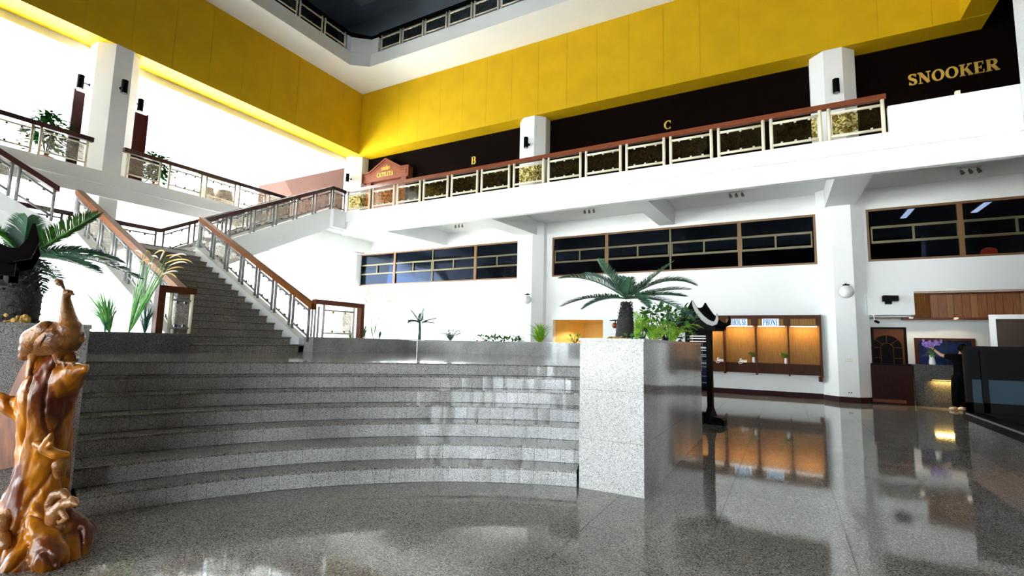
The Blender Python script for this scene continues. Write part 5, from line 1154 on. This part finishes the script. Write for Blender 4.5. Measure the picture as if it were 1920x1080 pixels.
g1 = on_left(206); t = thing('grass_tuft', 'spiky green ornamental grass tuft at the left end of the low planter', 'plant', g1); blades(t, g1, 120, .80, .46, 'grass', .008, .2, (-.32 * rgt.x, -.32 * rgt.y)); 
g2 = on_left(272); t = thing('grass_tuft', 'blue green grass tuft beside the left newel frame', 'plant', g2); blades(t, g2, 90, .60, .28, 'grass_blue', .007, .2)
g3 = on_left(197); t = thing('grass_tuft', 'short dark blue grass sprig behind the spiky tuft', 'plant', g3); blades(t, g3, 14, .34, .10, 'grass_blue', .008, .2)
def plume_grass(base, tips, label, scale=1.0, mats=('plume', 'plume_gold'), d=8.4, leafmat='grass', nb=30, px_h=1.0):
    t = thing('plume_grass', label, 'plant', base)
    for i, (px, py, hx, hy) in enumerate(tips):
        tip = P(px, py, d + random.uniform(-.08, .08)); head = P(hx, hy, d + random.uniform(-.12, .12)); mid = base.lerp(tip, .55) + Vector((0, 0, .03))
        bm = NB(); tube(bm, [base, mid, tip], [.008 * scale, .006 * scale, .005 * scale], 5); s = obj('stalk', bm, leafmat, t, True)
        c = tip.lerp(head, .5) + (tip - mid).normalized() * (head - tip).length * .35; bm = NB()
        pts = [tip * (1 - f) ** 2 + c * 2 * f * (1 - f) + head * f * f for f in [j / 8 for j in range(9)]]
        tube(bm, pts, [.004 * scale, .009 * scale, .012 * scale, .013 * scale, .013 * scale, .012 * scale, .010 * scale, .007 * scale, .003 * scale], 7); obj('plume', bm, mats[i % len(mats)], s, True)
    for i in range(nb):
        px, py, hx, hy = random.choice(tips); tip = P(px, py, d).lerp(base, random.uniform(.05, .45)) + Vector((random.uniform(-.05, .05), random.uniform(-.05, .05), 0))
        dd = tip - base; s = dd.cross(VF).normalized() * .005 * scale; m = base.lerp(tip, .6) + Vector((random.uniform(-.03, .03),) * 2 + (.02,))
        bm = NB(); v = [bm.verts.new(p) for p in (base - s * .6, base + s * .6, m + s, tip, m - s)]; bm.faces.new(v); obj('blade', bm, leafmat, t)
    return t
g4 = on_left(241)
plume_grass(g4, [(268, 478, 253, 470), (275, 470, 282, 476), (285, 480, 296, 484), (282, 488, 262, 494), (278, 496, 286, 500), (312, 480, 342, 484), (318, 484, 350, 480), (310, 494, 362, 494), (318, 498, 352, 494), (314, 506, 345, 503), (305, 515, 334, 510), (308, 512, 332, 522), (300, 488, 308, 470), (290, 476, 310, 473)], 'tall ornamental grass with white and golden arching plumes', d=8.15)
# plants of the back planter
d5 = d_x(700, -9.6); g5 = on_planter(700, d5)
plume_grass(g5, [(692, 560, 682, 540), (694, 558, 688, 534), (712, 565, 722, 545), (716, 560, 735, 548), (718, 570, 738, 566), (690, 572, 680, 556)], 'small pale plume grass growing right beside the right newel frame', d=d5, nb=8)
for px, mat, h, lab in ((683, 'grass_blue', .42, 'blue green tuft at the foot of the right newel frame'), (712, 'grass_blue', .30, 'small blue green tuft right of the pale plume grass')):
    p = on_planter(px, d_x(px, -9.62)); t = thing('grass_tuft', lab, 'plant', p); blades(t, p, 34, h, .16, mat, .012, .2)
p = on_planter(658, d_x(658, -9.62)); t = thing('grass_tuft', 'bright green tuft inside the right newel frame', 'plant', p); blades(t, p, 30, .26, .18, 'grass', .014, .2)
dp = d_y(787, 11.55)
pm = thing('small_palm', 'small young palm standing in the back planter', 'plant', on_planter(787, dp)); base = on_planter(787, dp)
bm = NB(); tube(bm, [base, P(787, 618, dp), P(787, 606, dp)], [.055, .045, .035], 8); obj('trunk', bm, 'leaf_blue', pm, True)
for px, py, dd, cx, cy_ in ((769, 581, 0, 780, 594), (796, 578, .1, 792, 594), (762, 603, -.2, 775, 598), (819, 597, .1, 803, 600), (817, 608, -.2, 803, 602), (765, 606, .3, 775, 600), (790, 588, .4, 789, 598)):
    frond(pm, P(787, 606, dp), P(cx, cy_, dp + dd / 2), P(px, py, dp + dd), .15, 20, 'leaf_blue', .3, .035, rad=.016)
def fern(px, d, label, n=12, h=.32, spread=.45, mat='leaf_dark', z=PLZ - .03, L=.05, w=.012):
    p = on_planter(px, d, z) if d else on_back(px); t = thing('fern', label, 'plant', p)
    for i in range(n):
        a = i * 2.4; r = spread * random.uniform(.6, 1); hh = h * random.uniform(.55, 1)
        frond(t, p, p + Vector((math.cos(a) * r * .45, math.sin(a) * r * .45, hh * 1.25)), p + Vector((math.cos(a) * r, math.sin(a) * r, hh * .75)), L, 18, mat, .2, w, rad=.004 if w < .02 else .01)
    return t
fern(845, 0, 'low dark spreading fern in the back planter', 12, .42, .62, 'leaf_dark', L=.08, w=.03)
p = on_back(1014); t = thing('spider_plant', 'bright green spider plant in the back planter by the ochre room', 'plant', p); blades(t, p, 90, .56, .72, 'leaf_bright', .02, .9, hmin=.3)
def leafy(px, d, label, w, h, n, mat, z, depth=.25, ls=.05, name='leafy_shrub', big=True, stems=7):
    p = on_planter(px, d, z) if d else on_back(px); t = thing(name, label, 'plant', p)
    for i in range(stems):
        bm = NB(); a = i * 2.4; tube(bm, [p, p + Vector((w * .2 * math.cos(a), depth * .2 * math.sin(a), h * .4)), p + rgt * w * .38 * math.cos(a) + Vector((0, depth * .3 * math.sin(a), h * .75))], [.012, .009, .004], 5); obj('branch', bm, 'bark', t)
    bmx = NB() if not big else None
    for i in range(n):
        while True:
            x, y, zz = random.uniform(-1, 1), random.uniform(-1, 1), random.uniform(-1, 1)
            if x * x + y * y + zz * zz < 1: break
        c = p + rgt * x * w / 2 + Vector((-rgt.y, rgt.x, 0)) * y * depth + Vector((0, 0, h * (.5 + .5 * zz)))
        dr = (rgt * x + Vector((0, 0, .3 + zz * .4)) + Vector((random.uniform(-.6, .6), random.uniform(-.9, .3), random.uniform(-.5, .5)))).normalized(); s = dr.cross(Vector((random.uniform(-.4, .4), random.uniform(-.4, .4), 1))).normalized(); l = ls * random.uniform(.7, 1.3)
        bm = bmx or NB(); n_ = s.cross(dr)
        v = [bm.verts.new(q_) for q_ in (c, c + dr * l * .35 + s * l * .45, c + dr * l * .9 + s * l * .22, c + dr * l * 1.2 - n_ * l * .15, c + dr * l * .9 - s * l * .22, c + dr * l * .35 - s * l * .45)]; bm.faces.new(v)
        if big: obj('leaf', bm, mat if i % 3 else 'leaf_dark', t)
    if bmx: tag(obj('foliage', bmx, mat, t), kind='stuff')
    return t
for px, d, w, h, lab in ((907, 0, .55, .20, 'low dark leafy shrub under the leftmost strip window'), (935, 0, .42, .18, 'low leafy shrub just right of the wide one in the back planter'), (962, 0, .40, .16, 'small dark sprig in front of the middle column')):
    leafy(px, d, lab, w * 1.5, h, 150, 'leaf', PLZ - .03, .15, .06, big=False, stems=4)
leafy(1078, 0, 'small light green sprig left of the pale planter', .34, .24, 40, 'leaf_bright', PLZ - .03, .12, .06, big=False, stems=4)
leafy(1252, 7.3, 'broad leafy green shrub behind the cycad on the pale planter', .92, .62, 290, 'leaf', PZ - .04, .32, .068, stems=9)
fern(1195, 6.1, 'bright yellow green fern right of the cycad trunk', 12, .42, .26, 'leaf_bright', PZ - .04, .05)
fern(1228, 6.3, 'bright fern in the middle of the pale planter', 15, .33, .40, 'leaf_bright', PZ - .04, .055)
fern(1262, 6.9, 'bright arching fern towards the far end of the pale planter', 15, .33, .40, 'leaf_bright', PZ - .04, .055)
leafy(1185, 5.25, 'small mossy sprigs at the foot of the cycad trunk', .34, .09, 40, 'leaf', PZ - .04, .10, .035, big=False, stems=3)
leafy(1205, 6.4, 'tall light green leaves between the cycad trunk and the shrub', .26, .44, 24, 'leaf', PZ - .04, .10, .10, big=False, stems=3)
bm = NB()
for i in range(160):
    c = P(random.uniform(1140, 1182), 632, DC + random.uniform(-.2, .15)); c.z = PZ - .03 + random.uniform(-.01, .045); ball(bm, c, random.uniform(.010, .02), 6)
tag(obj('gold_pebbles', bm, 'soil_gold'), 'golden brown pebbles round the cycad trunk on the pale planter', 'pebbles', kind='stuff')
M['leaf_deep'] = noisy('deep_green_leaf', (.004, .022, .004), (.015, .07, .012), 9, .8, spec=.0)
# west gallery: potted shrubs, jars, dark screens
def potted(y, label, h=1.2):
    x = -18.55; t = thing('potted_shrub', label, 'plant', (x, y, GZ))
    bm = NB(); lathe(bm, [(.14, 0), (.20, .26), (.22, .28), (.22, .32), (.18, .32)], (x, y, GZ), 18); obj('pot', bm, 'terracotta', t, True)
    bm = NB()
    for i in range(5):
        a = i * 1.3; tube(bm, [(x, y, GZ + .3), (x + .10 * math.cos(a), y + .10 * math.sin(a), GZ + h * .6), (x + .22 * math.cos(a), y + .22 * math.sin(a), GZ + h)], [.02, .014, .006], 5)
    obj('stems', bm, 'bark', t); bm = NB()
    for i in range(520):
        a = random.uniform(0, 6.28); r = random.uniform(0, .50); z = GZ + h * random.uniform(.55, 1.25) - r * .5; c = Vector((x + r * math.cos(a), y + r * math.sin(a), z)); dr = Vector((math.cos(a), math.sin(a), random.uniform(-.5, .4))).normalized(); s = dr.cross(Vector((0, 0, 1))).normalized(); l = .22
        v = [bm.verts.new(q_) for q_ in (c, c + dr * l * .4 + s * l * .25, c + dr * l - Vector((0, 0, .03)), c + dr * l * .4 - s * l * .25)]; bm.faces.new(v)
    tag(obj('foliage', bm, 'leaf_deep', t), kind='stuff')
potted(5.55, 'potted green shrub on the west gallery left of the column', 1.35)
potted(8.36, 'potted green shrub on the west gallery right of the column', 1.15)
for y, s_, lab in ((10.05, .9, 'mottled round jar on the west gallery nearest the column'), (10.72, 1.0, 'mottled round jar on the west gallery, middle of three'), (12.25, .9, 'mottled round jar on the west gallery beside the far flight')):
    t = thing('big_jar', lab, 'jar', (-18.5, y, GZ)); s_ *= .85
    box('stand', 'booth_dark', -18.85, -18.15, y - .32, y + .32, GZ, GZ + .12, t)
    bm = NB(); lathe(bm, [(.20 * s_, 0), (.33 * s_, .12 * s_), (.40 * s_, .32 * s_), (.38 * s_, .52 * s_), (.30 * s_, .66 * s_), (.33 * s_, .70 * s_), (.34 * s_, .74 * s_), (.27 * s_, .74 * s_)], (-18.5, y, GZ + .12), 24); obj('jar', bm, 'jar', t, True)
for y0, y1, lab in ((6.02, 6.55, 'tall dark red-brown screen on the left side of the landing column'), (7.58, 8.02, 'tall dark red-brown screen on the right side of the landing column')):
    t = thing('wood_screen', lab, 'screen', (-18.6, (y0 + y1) / 2, GZ)); box('panel', 'brown_panel', -18.63, -18.57, y0 + .04, y1 - .04, GZ + .1, 8.70, t)
    for a, b in ((y0, y0 + .04), (y1 - .04, y1)): box('stile', 'brown_panel', -18.65, -18.55, a, b, GZ, 8.74, t)
lantern((-3.74, .66, 0), math.radians(72), 'black wooden lantern at the left edge, only its horned roof in view', .975, 'black_wood')

# ------------------------------------------------------------------ ceiling fixture of the third floor, groups of alike things
t = thing('ceiling_panel', 'pale square panel on the dark third-floor ceiling at the top edge', 'ceiling panel', (-17.0, 15.5, 17.6))
box('panel', 'white', -17.6, -16.55, 14.9, 16.0, 17.52, 17.6, t); box('frame', 'grey_wall', -17.7, -16.45, 14.8, 16.1, 17.56, 17.6, t)
GROUPS = {'column': 'octagonal columns of the hall', 'ceiling_beam': 'ceiling beams under the north gallery', 'globe_lamp': 'globe lamps on the ground floor walls', 'spotlight_cluster': 'small spotlights under the gallery',
          'big_jar': 'mottled jars on the west gallery', 'potted_shrub': 'potted shrubs on the west gallery', 'wood_screen': 'dark screens beside the landing column', 'telephone': 'house telephones in the booth',
          'downlight': 'round downlights', 'ceiling_light': 'fluorescent panels in the dark room', 'gallery_railing': 'railings of the galleries', 'upper_railing': 'railings of the third floor', 'stair_railing': 'near railings of the upper flights',
          'stair_balustrade': 'balustrades of the straight stair', 'terrace_planter': 'low planters round the terrace', 'stone_planter': 'tall planters at the ends of the curved stair', 'cycad_palm': 'cycads on the tall planters',
          'fern': 'ferns in the planters', 'leafy_shrub': 'leafy plants in the planters', 'grass_tuft': 'grass tufts in the planters', 'plume_grass': 'plume grasses in the planters', 'wall_sign': 'gold letters on the dark wall', 'gold_pebbles': 'pebble heaps round the cycads'}
for o in D.objects:
    k_ = o.name.split('.')[0]
    if o.parent is None and o.get('category') and not o.get('group') and k_ in GROUPS: o['group'] = GROUPS[k_]
print('riser tiles', NT, 'floor tiles', nt_, 'tris', sum(len(m.loop_triangles) or len(m.polygons) * 2 for m in D.meshes))
